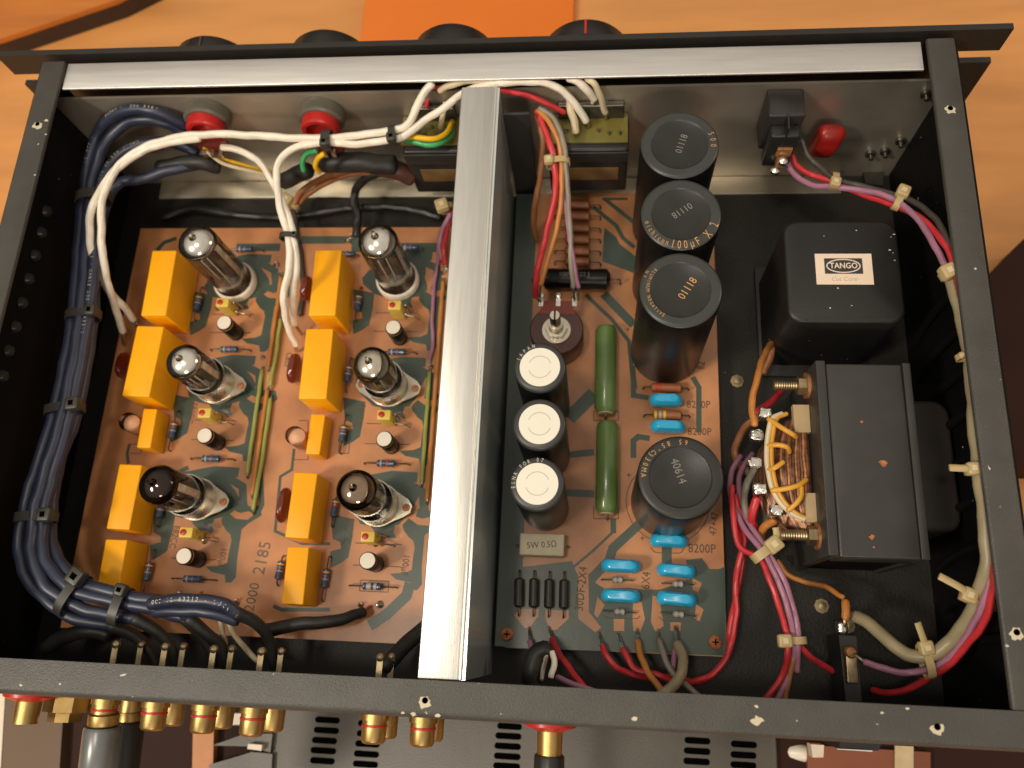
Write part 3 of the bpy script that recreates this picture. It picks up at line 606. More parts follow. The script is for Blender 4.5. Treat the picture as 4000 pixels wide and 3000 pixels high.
def tube_socket(bx, by, shielded, label):
    t = thing('tube_socket', label, 'tube socket', (bx, by, 12.2), 'tube sockets on the left board')
    if not shielded:
        part('ceramic_ring', MB().lathe([(11.0, 0), (11.5, 0.5), (11.5, 4.2), (10.9, 5.2), (10.2, 5.5), (9.9, 5.0), (9.9, 2.5), (0.2, 2.5)], n=36), 'socket_white', t)
    else:
        part('ceramic_base', MB().lathe([(9.2, 0), (9.2, 5), (0.2, 5)], n=28), 'socket_white', t)
        fl = MB(); P = []
        for a in range(0, 360, 12):
            ar = math.radians(a); r_ = 10.6+6.4*max(0, math.cos(ar-math.radians(-4)))**10+6.4*max(0, -math.cos(ar-math.radians(-4)))**10; P.append((r_*math.cos(ar), r_*math.sin(ar)))
        fl.prism(P, 5.1, 5.9); f_ = part('flange', fl, 'nickel', t)
        for s_ in (-1, 1):
            part('rivet', MB().lathe([(1.9, 0), (1.7, 0.8), (0.2, 1.0)], (s_*14*math.cos(-0.07), s_*14*math.sin(-0.07), 5.9), n=12), 'rusty_screw', f_)
        part('metal_collar', MB().lathe([(10.3, 5.9), (10.1, 6.6), (9.9, 17.2), (10.3, 17.9), (9.7, 17.9), (9.5, 17.0), (9.5, 6.2)], n=40, cap0=False, cap1=False), 'nickel', t)
    return t
def tube(bx, by, h, dome, gm, label, glassm='tube_glass', z0=14.9, r=9.0, lean=(0, 0), gd=11):
    t = thing('vacuum_tube', label, 'vacuum tube', (bx, by, z0), 'glass vacuum tubes on the left board')
    L = h
    prof = [(r*0.9, 0), (r, 1.2), (r, L-r*0.95)]
    for k in range(1, 8):
        a = PI/2*k/8; prof.append((r*math.cos(a)*1.0, L-r*0.95+r*0.72*math.sin(a)))
    prof += [(1.5, L-1.4), (1.1, L+0.2), (0.7, L+1.5), (0.15, L+2.1)]
    sh = Matrix.Identity(4); sh[0][2] = lean[0]/L; sh[1][2] = lean[1]/L
    def pt(nm, mb, m): 
        for i, v in enumerate(mb.v): mb.v[i] = sh @ v
        return part(nm, mb, m, t)
    pt('glass_envelope', MB().lathe(prof, n=36, cap0=False), glassm)
    gp = [(r-0.25, L-gd)]
    for k in range(0, 8):
        a = PI/2*k/8; gp.append(((r-0.25)*math.cos(a), L-r*0.95+(r*0.72-0.25)*math.sin(a)))
    gp += [(1.2, L-1.7), (0.8, L-0.2)]
    if gm: pt('getter_coating', MB().lathe(gp, n=36, cap0=False), gm)
    for s_ in (-1, 1):
        an = MB(); an.rbox(s_*3.5, 0, 5.6, 5.0, 10.5, L-gd-4.5, 1.6, 0); pt('anode', an, 'anode_dark')
        pt('mica_frame', MB().box(s_*7.4-0.2, s_*7.4+0.2, -1.8, 1.8, 8, L-gd-2.5), 'mica')
        pt('support_rod', MB().tube([(s_*2, -4.6, 6), (s_*2.4, -4.6, L-gd-2)], 0.35, n=6), 'mica')
    pt('mica_spacer', MB().lathe([(8.0, 0), (8.0, 0.5)], (0, 0, 8.4), n=18), 'mica')
    pt('mica_spacer', MB().lathe([(7.4, 0), (7.4, 0.5)], (0, 0, L-gd-3.4), n=9), 'mica')
    bs = MB(); random.seed(int(bx*3+by))
    bs.lathe([(7.6, 0.2), (7.8, 1.6), (4, 2.6), (0.2, 2.8)], n=20)
    for k in range(9):
        a = 2*PI*k/9; bs.tube([(5.2*math.cos(a), 5.2*math.sin(a), 1.5), (4.6*math.cos(a+.3), 4.6*math.sin(a+.3), 5), (3*math.cos(a), 3*math.sin(a), 8)], 0.5, n=6, sub=3)
    pt('stem', bs, 'tube_brown')
    return t
B_ = BASE
tube_socket(*B_['t1'], False, 'white ceramic tube socket under the slim left tube by the top edge')
tube_socket(*B_['t2'], False, 'white ceramic tube socket under the slim right tube by the top edge')
tube_socket(*B_['t3'], True, 'metal collared tube socket under the middle silvery tube of the left row')
tube_socket(*B_['t4'], True, 'metal collared tube socket under the middle tube of the right row')
tube_socket(*B_['t5'], True, 'metal collared tube socket under the dark domed tube')
tube_socket(*B_['t6'], True, 'metal collared tube socket under the brown tinted bottom tube of the right row')
def dome(q, b, z): return (q[0]-b[0], q[1]-b[1])
tube(*B_['t1'], 53, None, 'getter_silver', 'slim glass tube with silver dome at the top of the left row', gd=7.5, r=9.7)
tube(*B_['t2'], 51, None, 'getter_silver', 'slim glass tube with silver dome at the top of the right row', gd=7.5, r=9.7)
tube(*B_['t3'], 42, None, 'getter_silver', 'fatter glass tube with silver dome in the middle of the left row', z0=17.6, r=9.0, gd=7)
tube(*B_['t4'], 41.5, None, 'getter_silver', 'fatter glass tube with bronze-silver dome in the middle of the right row', z0=17.6, r=9.0, glassm='smoked_glass', gd=7.5)
tube(*B_['t5'], 46, None, 'getter_dark', 'glass tube with nearly black glossy dome at the bottom of the left row', z0=17.6, r=9.2, gd=9)
tube(*B_['t6'], 47, None, 'getter_brown', 'glass tube with smoky brown dome at the bottom of the right row', z0=17.6, r=9.2, glassm='smoked_glass', gd=7.5)

def axial(name, a, b, r, L, m, label, cat, group, bands=(), z=None, zc=None, leadm='lead_wire', bulge=0.12):
    """axial part between two holes a, b on the board"""
    a = Vector(a); b = Vector(b); mid = (a+b)/2; d = Vector((b.x-a.x, b.y-a.y, 0)); D = d.length; d.normalize()
    zc = zc if zc else r+1.2; ang = math.atan2(d.y, d.x)
    t = thing(name, label, cat, (mid.x, mid.y, 12.2), group, rz=ang)
    part('resistor_body' if 'resistor' in name else 'component_body', MB().lathe([(r*0.55, -L/2), (r*(1+bulge), -L/2+r*0.35), (r*(1+bulge), -L/2+r*1.1), (r, -L/2+r*1.5), (r, L/2-r*1.5), (r*(1+bulge), L/2-r*1.1), (r*(1+bulge), L/2-r*0.35), (r*0.55, L/2)], (0, 0, zc), (1, 0, 0), 16), m, t)
    for s_ in (-1, 1):
        part('lead', MB().tube([(s_*L/2*0.95, 0, zc), (s_*(D/2-1.2), 0, zc), (s_*D/2, 0, zc-1.2), (s_*D/2, 0, -0.2)], 0.38, n=6, sub=3), leadm, t)
    for f, bm, w_ in bands:
        part('colour_band', MB().lathe([(r*(1.02+bulge), -w_/2), (r*(1.02+bulge), w_/2)], (f*L/2, 0, zc), (1, 0, 0), 16, cap0=False, cap1=False), bm, t)
    return t
RB = ((0.62, 'band_yellow', 0.7), (0.25, 'band_violet', 0.7), (-0.1, 'band_grey', 0.6))
def vres(p, ln, label, bands=RB, r=1.55, L=9.0):
    axial('resistor', (p[0]-0.6, p[1]-ln/2, 12), (p[0]+0.6, p[1]+ln/2, 12), r, L, 'resistor_blue', label, 'resistor', 'small blue resistors on the left board', bands)
def hres(p, ln, label, bands=((-0.5, 'band_grey', 0.8), (0.1, 'band_violet', 0.8)), r=1.55, L=9.5):
    axial('resistor', (p[0]-ln/2, p[1], 12), (p[0]+ln/2, p[1], 12), r, L, 'resistor_blue', label, 'resistor', 'small blue resistors on the left board', bands)
vres((-154.4,-100.9,14), 19, 'upright-lying blue resistor right of the topmost yellow capacitor in the left row')
vres((-156,-171.9,14), 21, 'blue resistor with violet bands right of the small yellow capacitor in the left row')
vres((-155.1,-212.5,14), 17, 'blue resistor beneath the dark domed tube, right of the yellow capacitor')
vres((-156,-243.1,14), 21, 'blue resistor right of the bottom yellow capacitor in the left row')
vres((-65.9,-100.4,14), 19, 'blue resistor right of the topmost yellow capacitor in the right row')
vres((-67,-140,14), 18, 'blue resistor between the second yellow capacitor of the right row and its tube')
vres((-66.2,-171.7,14), 20, 'blue resistor with yellow band right of the small narrow yellow capacitor')
vres((-66.3,-209.3,14), 18, 'blue resistor with orange band left of the brown tinted tube', ((0.62, 'band_yellow', 0.7), (0.25, 'band_red', 0.7)))
vres((-67,-243,14), 21, 'blue resistor right of the bottom yellow capacitor in the right row')
vres((-89.9,-240,14), 14, 'blue resistor peeping out left of the bottom yellow capacitor in the right row', r=1.6)
hres((-132.8,-69.1,14), 20, 'sideways blue resistor right of the slim left tube')
hres((-132.5,-127.5,14), 22, 'sideways blue resistor above the fatter tube of the left row')
hres((-133,-186.4,14), 23, 'sideways blue resistor above the dark domed tube')
hres((-132.8,-245.8,14), 22, 'sideways blue resistor at the foot of the left row, above the blue cables')
hres((-75,-72.2,14), 12, 'sideways blue resistor partly behind the slim right tube')
hres((-40.7,-68.4,14), 14, 'sideways blue resistor right of the slim right tube')
hres((-42.5,-128,14), 20, 'sideways blue resistor above the fatter tube of the right row')
hres((-42.7,-186.5,14), 23, 'sideways blue resistor above the brown tinted tube', ((-0.5, 'band_grey', 0.8), (0.2, 'band_red', 0.8)))
hres((-43.9,-245.8,14), 23, 'sideways blue and white resistor above the black cable end', ((-0.3, 'band_grey', 2.2), (0.35, 'band_grey', 1.4)))

def trimmer(p, label):
    t = thing('trimmer', label, 'trimmer', (p[0], p[1], 12.2), 'yellow trimmers on the left board')
    part('trimmer_body', MB().rbox(0, 0, 6.6, 5.0, 0.3, 13, 0.4, 0.3, seg=2), 'trim_yellow', t)
    part('adjuster', MB().lathe([(1.5, 0), (1.5, 0.5), (1.1, 0.7), (0.1, 0.7)], (-1.2, 0, 13), n=14), 'red_plastic', t)
    part('terminal', MB().tube([(3.4, 0.8, 9), (5.4, 1.2, 10.5), (6, 1.6, 7), (6.2, 1.8, 0)], 0.5, n=6).tube([(3.4, -1.2, 5), (5, -2.0, 4.8), (9, -2.4, 3), (10.5, -2.6, 0)], 0.4, n=6), 'tinned', t)
def smallcap(p, label):
    t = thing('small_capacitor', label, 'capacitor', (p[0], p[1], 12.2), 'small black electrolytics with white tops')
    part('can', MB().lathe([(3.9, 0), (4.1, 0.8), (3.8, 1.6), (4.1, 2.3), (4.1, 15.6), (3.8, 16), (2.9, 16)], n=26), 'cap_black', t)
    part('white_top', MB().lathe([(3.65, 16.02), (3.55, 16.3), (0.1, 16.35)], n=26), 'socket_white', t)
    part('band', MB().lathe([(4.14, 14.2), (4.16, 15.2)], n=26, cap0=False, cap1=False), 'gold_ink', t)
loc_ = ('top of the left row', 'top of the right row', 'middle of the left row', 'middle of the right row', 'bottom of the left row', 'bottom of the right row')
near_ = ('below the white ceramic socket of the slim left tube', 'below the white ceramic socket of the slim right tube', 'below the fatter left tube', 'below the fatter right tube', 'below the dark domed tube', 'below the brown tinted tube')
for i, p in enumerate([(-135.4,-105.1,25.2),(-43.3,-106.1,25.2),(-135.4,-165.2,25.2),(-43.4,-164.4,25.2),(-134.9,-224.8,25.2),(-45.6,-223.8,25.2)]): trimmer(p, 'yellow trimmer with red adjuster ' + near_[i])
for i, p in enumerate([(-131.1,-117.7,28.2),(-42.1,-119.5,28.2),(-131.8,-177.6,28.2),(-41.3,-177.3,28.2),(-132.4,-236.2,28.2),(-43.7,-235.1,28.2)]): smallcap(p, 'small white-topped capacitor ' + near_[i])
for p, lb in (((-173,-171.2,30), 'pinkish clear cylinder capacitor left of the small yellow box in the left row'), ((-86.2,-176.4,30), 'pinkish clear cylinder capacitor left of the small yellow box in the right row')):
    t = thing('clear_capacitor', lb, 'capacitor', (p[0], p[1], 12.2), 'clear film cylinder capacitors')
    part('clear_shell', MB().lathe([(4.2, 0), (4.6, 1), (4.6, 16.5), (4.0, 17.6), (0.1, 17.8)], n=24), 'clear_pink', t)
    part('foil_roll', MB().lathe([(4.25, 0.6), (4.25, 12.5), (2.6, 13.6), (1.2, 14.6), (0.1, 14.8)], n=20), 'label_cream', t)
def drop(p, L, deg, m, label, r=2.7, h=11, nm='dipped_capacitor', z=12.2, wide=1.0):
    t = thing(nm, label, 'capacitor', (p[0], p[1], z), None, rz=math.radians(deg))
    b = MB(); R = []
    for i in range(9):
        zz = 1 + h*i/8; k = math.sin(PI*(i+0.7)/9.4)**0.45; lx = L/2*k; ly = r*k
        R.append([Vector((lx*math.copysign(abs(math.cos(2*PI*j/20))**0.6, math.cos(2*PI*j/20)), ly*math.copysign(abs(math.sin(2*PI*j/20))**0.8, math.sin(2*PI*j/20)), zz)) for j in range(20)])
    b.rings(R, capsmooth=True); part('dipped_body', b, m, t)
    part('lead', MB().tube([(L/3, 0, 1.5), (L/3, 0, -0.2)], 0.4, n=6).tube([(-L/3, 0, 1.5), (-L/3, 0, -0.2)], 0.4, n=6), 'tinned', t)
drop((-90.6,-209.3,18), 17.5, 86, 'maroon_dip', 'maroon drop capacitor against the left side of a lower yellow capacitor')
drop((-94.5,-138.9,18), 16, 86, 'maroon_dip', 'maroon drop capacitor below the end of the white wires in the right row')
drop((-93.2,-94.3,18), 14, 86, 'maroon_dip', 'dark maroon drop capacitor half hidden left of the top yellow capacitor in the right row')
drop((-187,-138.4,18), 14, 86, 'maroon_dip', 'dark red drop capacitor left of the second yellow capacitor in the left row')

def r_(r): return 2.5 if callable(r) else r
def wire(pts, r, m, label, cat='wire', name='wire', group=None, bare=None, n=9):
    t = thing(name, label, cat, pts[0], group)
    rnd = random.Random(int(abs(pts[0][0]*13+pts[0][1]*7+r_(r)*100))); Q = spline([Vector(p) for p in pts], 6) if len(pts) > 2 else [Vector(p) for p in pts]
    ph = [rnd.uniform(0, 6.28) for _ in range(6)]; d = 0
    for i in range(1, len(Q)-1):
        d += (Q[i]-Q[i-1]).length; k = 0.16*min(1, r_(r)/1.5) if r_(r) < 2.5 else 0.22
        Q[i] = Q[i] + Vector((math.sin(d*.30+ph[0])+.6*math.sin(d*.62+ph[1]), math.sin(d*.27+ph[2])+.6*math.sin(d*.55+ph[3]), math.sin(d*.3+ph[4])))*k
    part('insulation', MB().tube(Q, r, n=n, lin_=True), m, t, world=True)
    if bare:
        for e in bare:
            a, b = (Vector(pts[0]), Vector(pts[1])) if e[0] == 0 else (Vector(pts[-1]), Vector(pts[-2]))
            q = Vector(e[1]); part('bare_end', MB().tube([a, (a+q)/2+Vector((0,0,0.5)), q], max(0.45, (1.6 if callable(r) else r)*0.5), n=7, sub=3), e[2] if len(e) > 2 else 'tinned', t, world=True)
    return t
# straight jumper wires laid along the left board
for pts, m, lb in (([(-110.3,-85.7,14),(-110.2,-107.3,14),(-110.6,-136,14)], 'wire_orange', 'upper orange jumper wire between the two tube rows'),
                   ([(-107.1,-110.1,14.5),(-106.9,-128.4,14.5),(-107.6,-146.8,14.5)], 'wire_lime', 'upper yellow-green jumper wire between the two tube rows'),
                   ([(-113.5,-138.6,14),(-113.4,-163.6,14),(-113.5,-193,14)], 'wire_lime', 'left of the two long yellow-green jumper wires between the tube rows'),
                   ([(-109.1,-149.9,14),(-109.2,-175.7,14),(-109.4,-203.2,14)], 'wire_orange', 'long orange jumper wire between the two yellow-green ones'),
                   ([(-106.8,-154.1,14),(-106.7,-182.9,14),(-107.7,-211,14)], 'wire_lime', 'right of the two long yellow-green jumper wires, its lower end lowest'),
                   ([(-21.3,-87.7,14),(-21.1,-114.5,14),(-21.1,-144.7,14),(-21,-173.8,14),(-21.1,-203.4,14)], 'wire_orange', 'long orange jumper wire along the aluminium divider'),
                   ([(-24.7,-138.6,14),(-24.4,-166.7,14),(-24.3,-194.8,14)], 'wire_lime', 'yellow-green jumper wire left of the long orange one by the divider')):
    wire(pts, 1.1, m, lb, 'jumper wire', 'jumper_wire', 'jumper wires on the left board', [(0, (pts[0][0], pts[0][1]+2.5, 12.2)), (1, (pts[-1][0], pts[-1][1]-2.5, 12.2))])

# ================================================================== RIGHT BOARD COMPONENTS
def bigcap(p, h, r, label, texts=(), rim='cap_rim'):
    t = thing('large_capacitor', label, 'capacitor', (p[0], p[1], 12.2), 'large black electrolytic capacitors')
    part('can', MB().lathe([(r*0.97, 0), (r, 0.8), (r, h-2.0), (r-0.3, h-0.8)], n=56, cap1=False), 'cap_black', t)
    part('rolled_rim', MB().lathe([(r-0.3, h-0.8), (r-0.9, h-0.15), (r-1.8, h), (r-4.6, h-0.1), (r-5.0, h-0.5)], n=56, cap0=False, cap1=False), rim, t)
    part('end_cap', MB().lathe([(r-5.0, h-0.5), (r-5.4, h-0.75), (0.1, h-0.7)], n=56, cap0=False), 'cap_top', t)
    for fn, m in texts:
        mb = MB(); fn(mb, h); part('printed_text', mb, m, t)
c1, c2, c3, c4 = (95.2, -54.9), (95.2, -89.6), (94.5, -125), (94.7, -201.2)
def st(s_, size, deg, dx=0, dy=0, sx=0.9): return lambda mb, h: glyphs(mb, s_, size, TM(dx, dy, h-0.62, deg, sx))
def at(s_, size, r, a0, step, sx=0.75, dz=0.08): return lambda mb, h: arc_text(mb, s_, size, 0, 0, r, h+dz, a0, step, sx=sx)
bigcap(c1, 75.5, 17.3, 'black capacitor standing farthest from the viewer, under the front brace', ((st('01118', 4.4, 72, 1, 0.5), 'grey_ink'), (at('500', 3.6, 14.6, 20, -12), 'gold_ink')))
bigcap(c2, 75.5, 17.3, 'black capacitor second in the row with gold 100 microfarad print on its near rim', ((st('01118', 4.4, 215, 0.5, 2), 'grey_ink'), (at('nichicon', 3.4, 14.9, 196, 7.2), 'gold_ink'), (at('100µF X 2', 5.6, 14.9, 256, 10.4, 0.62), 'gold_ink')))
bigcap(c3, 75.5, 17.3, 'black capacitor third in the row with gold lettering round its left rim', ((st('01118', 4.8, 57, 3.0, 0.8), 'gold_ink'), (at('ALUMINUM NEGATIVE', 2.2, 13.6, 139, 6.2), 'gold_ink'), (at('NY', 2.2, 16.0, 150, 8), 'gold_ink')))
bigcap(c4, 60.8, 17.4, 'squat black capacitor standing alone nearest the rear, printed 40614', ((st('40614', 4.8, -70, -0.8, 2.5), 'grey_ink'), (at('65 85°C', 3.0, 14.6, 80, 9.5), 'gold_ink'), (at('330MA', 3.2, 15.0, 143, 9.0), 'gold_ink')), rim='cap_top')
def whitecap(p, label, texts=()):
    t = thing('white_topped_capacitor', label, 'capacitor', (p[0], p[1], 12.2), 'black capacitors with large round white tops')
    part('can', MB().lathe([(10.9, 0), (11.3, 0.8), (11.3, 59), (11.0, 60), (10.3, 60.6), (8.7, 60.6)], n=44), 'cap_black', t)
    part('sleeve_rim', MB().lathe([(11.32, 59), (11.05, 60.1), (10.3, 60.72), (8.6, 60.72)], n=44, cap0=False, cap1=False), 'cap_rim', t)
    w_ = part('white_top', MB().lathe([(8.75, 60.74), (8.65, 61.0), (0.1, 61.05)], n=44, cap0=False), 'cap_white', t)
    g_ = MB()
    for a0 in (20, 200):
        P = [(4.9*math.cos(math.radians(a0+a)), 4.9*math.sin(math.radians(a0+a))) for a in range(0, 141, 10)]
        strip(g_, P, 0.22, 61.09)
    part('pressed_circle', g_, 'white_groove', w_)
    for fn, m in texts:
        mb = MB(); fn(mb, 60.78); part('printed_text', mb, m, t)
whitecap((35.9, -154.9), 'black capacitor with white top nearest the rotary potentiometer', ((at('JAPAN', 2.4, 9.9, 160, -13, 0.7, 0.02), 'white_ink'),))
whitecap((36.6, -180.2), 'black capacitor with white top in the middle of its row of three')
whitecap((36.6, -205.6), 'black capacitor with white top nearest the white cement resistor', ((at('ELNA FOR 07', 2.4, 9.9, 190, -11, 0.7, 0.02), 'white_ink'),))
# potentiometer lying on its back
P0 = (40.3,-120.7,30)
t = thing('rotary_potentiometer', 'round maroon potentiometer with slotted metal shaft pointing up', 'potentiometer', (P0[0], P0[1], 12.2))
part('case', MB().lathe([(12.6, 0), (13.2, 1), (13.2, 17), (12.6, 18), (0.1, 18)], n=44), 'pot_maroon', t)
part('terminal_board', MB().prism([(-9, 8), (9, 8), (7, 15), (-7, 15)], 15, 18.3), 'pot_red', t)
nt_ = part('washer', MB().lathe([(7.0, 18.05), (7.0, 18.9), (5.6, 19.0)], (0, -0.5, 0), n=30), 'nickel', t)
part('nut', MB().lathe([(5.6, 18.9), (5.6, 22.2), (3.8, 22.4)], (0, -0.5, 0), n=6, smooth=False), 'nickel', t)
part('threaded_bush', MB().lathe([(3.6, 22), (3.6, 23), (3.4, 23.2), (3.6, 23.5), (3.4, 24), (3.6, 24.4), (3.4, 27)], (0, -0.5, 0), n=20), 'nickel', t)
sh_ = part('shaft', MB().lathe([(2.6, 27), (2.6, 37), (2.3, 37.5), (0.1, 37.5)], (0, -0.5, 0), n=20), 'nickel', t)
part('screwdriver_slot', MB().box(-0.4, 0.4, -2.9, 1.9, 37.4, 37.6), 'slot_dark', sh_)
for x in (-8, 0.5, 8.5):
    part('terminal', MB().box(x-1.1, x+1.1, 12, 18.5, 18.4, 18.9).lathe([(1.7, 0), (1.3, 1.4), (0.1, 1.8)], (x, 17.5, 18.6), n=9), 'solder', t)
# six stacked brown resistors
for i, y in enumerate((439, 463, 489, 515, 540, 563)):
    pa = ((36.5,-43.2,17), (36.7,-49.9,17), (36.9,-57,17), (37.1,-64.1,17), (37.3,-70.9,17), (37.5,-77,17))[i]
    pb = ((60.9,-44.2,17), (61,-50.8,17), (61,-58,17), (61.1,-64.5,17), (61.2,-71.4,17), (61.3,-77.8,17))[i]
    axial('brown_resistor', pa, pb, 2.35, 13.2, 'resistor_brown', 'brown carbon resistor, %s of the ladder of six beyond the black axial capacitor' % ('farthest', 'second farthest', 'third farthest', 'third nearest', 'second nearest', 'nearest')[i], 'resistor', 'ladder of six brown resistors', ((-0.5, 'resistor_red', 2.6),), zc=4.2, bulge=0.02)
axial('axial_capacitor', (26.3,-88.1,18), (71.6,-88.5,18), 5.3, 35, 'cap_black', 'fat black axial capacitor lying across the board behind the potentiometer', 'capacitor', None, zc=6.4, bulge=0.03)
mb = MB(); p = (48,-89.2,23.8)
glyphs(mb, '100V 0.22 J', 3.4, TM(p[0], p[1]+1.0, 24.05, 0)); o = [c for c in COL.objects if c.name.startswith('axial_capacitor')][0]
part('printed_text', mb, 'grey_ink', o, world=True)
for p0, p1, lb in (((64.3,-115.8,18), (65,-157.5,18), 'green enamelled power resistor beside the potentiometer'), ((65.5,-165.4,18), (66.2,-206.4,18), 'green enamelled power resistor between the white-topped and the squat capacitor')):
    a, b = Vector(p0), Vector(p1); L = (a-b).length+4; mid = (a+b)/2
    t = thing('green_power_resistor', lb, 'resistor', (mid.x, mid.y, 12.2), 'green power resistors')
    r = 5.4
    part('resistor_body', MB().lathe([(r*0.72, -L/2), (r, -L/2+2.4), (r, L/2-3), (r*0.82, L/2-0.8), (r*0.4, L/2)], (0, 0, r+0.6), (0, 1, 0), 28), 'enamel_green', t)
    part('ceramic_core', MB().lathe([(r*0.7, 0), (r*0.7, -0.5), (0.1, -0.4)], (0, -L/2, r+0.6), (0, 1, 0), 20), 'ceramic_tan', t)
    part('lead', MB().tube([(0, -L/2, r), (0, -L/2-2, r-1), (0, -L/2-2.2, 0)], 0.5, n=6, sub=3), 'tinned', t)
p = (36.1,-224.2,22)
t = thing('cement_resistor', 'white rectangular cement resistor printed 5W 0.5 ohm', 'resistor', (p[0], p[1], 12.2))
part('cement_body', MB().rbox(0, 0, 20.6, 10.0, 0.5, 9.5, 0.7, 0.5), 'cement_white', t)
mb = MB(); glyphs(mb, '5W 0.5Ω', 4.1, TM(0, -0.3, 9.56, 5, 0.9)); part('printed_text', mb, 'black_ink', t)
part('lead', MB().tube([(-10.3, 0, 5), (-12, 0, 4), (-12.2, 0, 0)], 0.45, n=6, sub=3).tube([(10.3, 0, 5), (12.3, 0, 4), (12.5, 0, 0)], 0.45, n=6, sub=3), 'tinned', t)
for i in range(4):
    a = ((25.6,-235.8,15), (32.6,-235.7,15), (39.7,-235.7,15), (46.6,-235.6,15))[i]; b = ((26.1,-256.2,15), (32.9,-256,15), (39.9,-256.1,15), (46.7,-256.2,15))[i]
    axial('rectifier_diode', b, a, 2.15, 13.2, 'diode_black', 'black rectifier diode, %s of the row of four' % ('leftmost', 'second from left', 'third from left', 'rightmost')[i], 'diode', 'row of four black diodes', ((-0.55, 'plastic_charcoal', 1.2),), zc=4, bulge=0.0)
FB = (((94,-152.5,19), 16.2, 'faded blue film capacitor between the two upper brown resistors', 0), ((94.7,-165.8,19), 16.8, 'blue film capacitor touching the far rim of the squat black capacitor', -2), ((94.5,-220.2,19), 17.6, 'blue film capacitor standing in front of the squat black capacitor', -1),
      ((72.6,-232.3,19), 18.2, 'blue film capacitor upper left in the block of four', -1), ((97.7,-233.5,19), 17.8, 'blue film capacitor upper right in the block of four', -3), ((72.6,-245.7,19), 18.2, 'blue film capacitor lower left in the block of four', -1), ((97.7,-246.1,19), 18.2, 'blue film capacitor lower right in the block of four', -3))
for p, L, lb, dg in FB:
    t = thing('blue_film_capacitor', lb, 'capacitor', (p[0], p[1], 12.2), 'sky-blue film capacitors', rz=math.radians(dg))
    R = []; b = MB(); n_ = 28
    for i in range(9):
        k = i/8; zz = 1.2+9.6*k; s_ = math.sin(PI*(0.12+0.80*k))**0.35; lx, ly = L/2*s_, 3.1*s_
        R.append([Vector(((lx-ly*.9)*(1 if math.cos(2*PI*j/n_) > 0 else -1)+ly*.9*math.cos(2*PI*j/n_), ly*math.sin(2*PI*j/n_), zz)) for j in range(n_)])
    b.rings(R, capsmooth=True); part('dipped_body', b, 'film_blue', t)
    part('lead', MB().tube([(L/3, 0, 2), (L/3, 0, -0.2)], 0.4, n=6).tube([(-L/3, 0, 2), (-L/3, 0, -0.2)], 0.4, n=6), 'tinned', t)
for a, b, lb in (((64,-238.5,14), (78.5,-238.3,14), 'upper left'), ((64.8,-252.3,14), (79.8,-252.7,14), 'lower left'), ((91.6,-239.1,14), (105.8,-239.2,14), 'upper right'), ((90.8,-252.1,14), (106.7,-253,14), 'lower right')):
    axial('glass_diode', a, b, 1.3, 5.2, 'anode_grey', 'small grey glass diode below the %s blue capacitor of the block of four' % lb, 'diode', 'small glass diodes', ((0.5, 'band_grey', 1.0), (-0.4, 'band_grey', 1.0)), zc=2.6, leadm='tinned')
axial('brown_resistor', (83.3,-145.1,15), (105.4,-145.5,15), 2.2, 15, 'resistor_brown', 'reddish brown resistor nearest the third large capacitor', 'resistor', None, ((-0.5, 'resistor_red', 3.0),), zc=4, bulge=0.0)
axial('brown_resistor', (83.7,-159.3,15), (105.6,-159.4,15), 2.3, 14, 'resistor_brown', 'brown resistor with yellow and white bands between two blue capacitors', 'resistor', None, ((-0.82, 'band_yellow', 1.2), (-0.5, 'band_grey', 1.2), (-0.2, 'band_yellow', 1.2)), zc=4, bulge=0.0)

# ================================================================== RIGHT COMPARTMENT
t = thing('power_transformer', 'tall black transformer can with rounded corners and a cream maker label', 'transformer', (169.2, -103, 0))
part('can', MB().rbox(0, 0, 50.5, 50.2, 2.5, 60, 6.5, 1.6, seg=6), 'transformer_can', t)
part('base_flange', MB().rbox(0, 0, 54, 62, 0.4, 2.2, 3, 0.3), 'transformer_can', t)
part('paper_label', MB().box(-11.9, 12.7, -6.9, 8.2, 60.02, 60.14), 'label_cream', t)
lb_ = part('label_panel', MB().box(-8.0, 8.5, -1.7, 5.9, 60.16, 60.22), 'label_black', t)
el = MB(); P = [(0.2+7.2*math.cos(2*PI*i/40), 2.1+3.2*math.sin(2*PI*i/40)) for i in range(41)]; strip(el, P, 0.5, 60.27)
part('label_oval', el, 'label_cream', lb_)
mb = MB(); glyphs(mb, 'TANGO', 3.9, TM(0.25, 2.1, 60.29, 0, 0.86)); glyphs(mb, 'TANGO', 3.9, TM(0.37, 2.1, 60.30, 0, 0.86)); glyphs(mb, 'TANGO', 3.9, TM(0.25, 2.2, 60.31, 0, 0.86)); part('printed_text', mb, 'label_cream', lb_)
mb = MB(); M_ = TM(0.2, -4.3, 60.2, 0, 0.95); M_ = M_ @ Matrix(((1, 0.3, 0, 0), (0, 1, 0, 0), (0, 0, 1, 0), (0, 0, 0, 1))); glyphs(mb, 'Cut Core', 3.0, M_); part('printed_text', mb, 'label_gold', t)
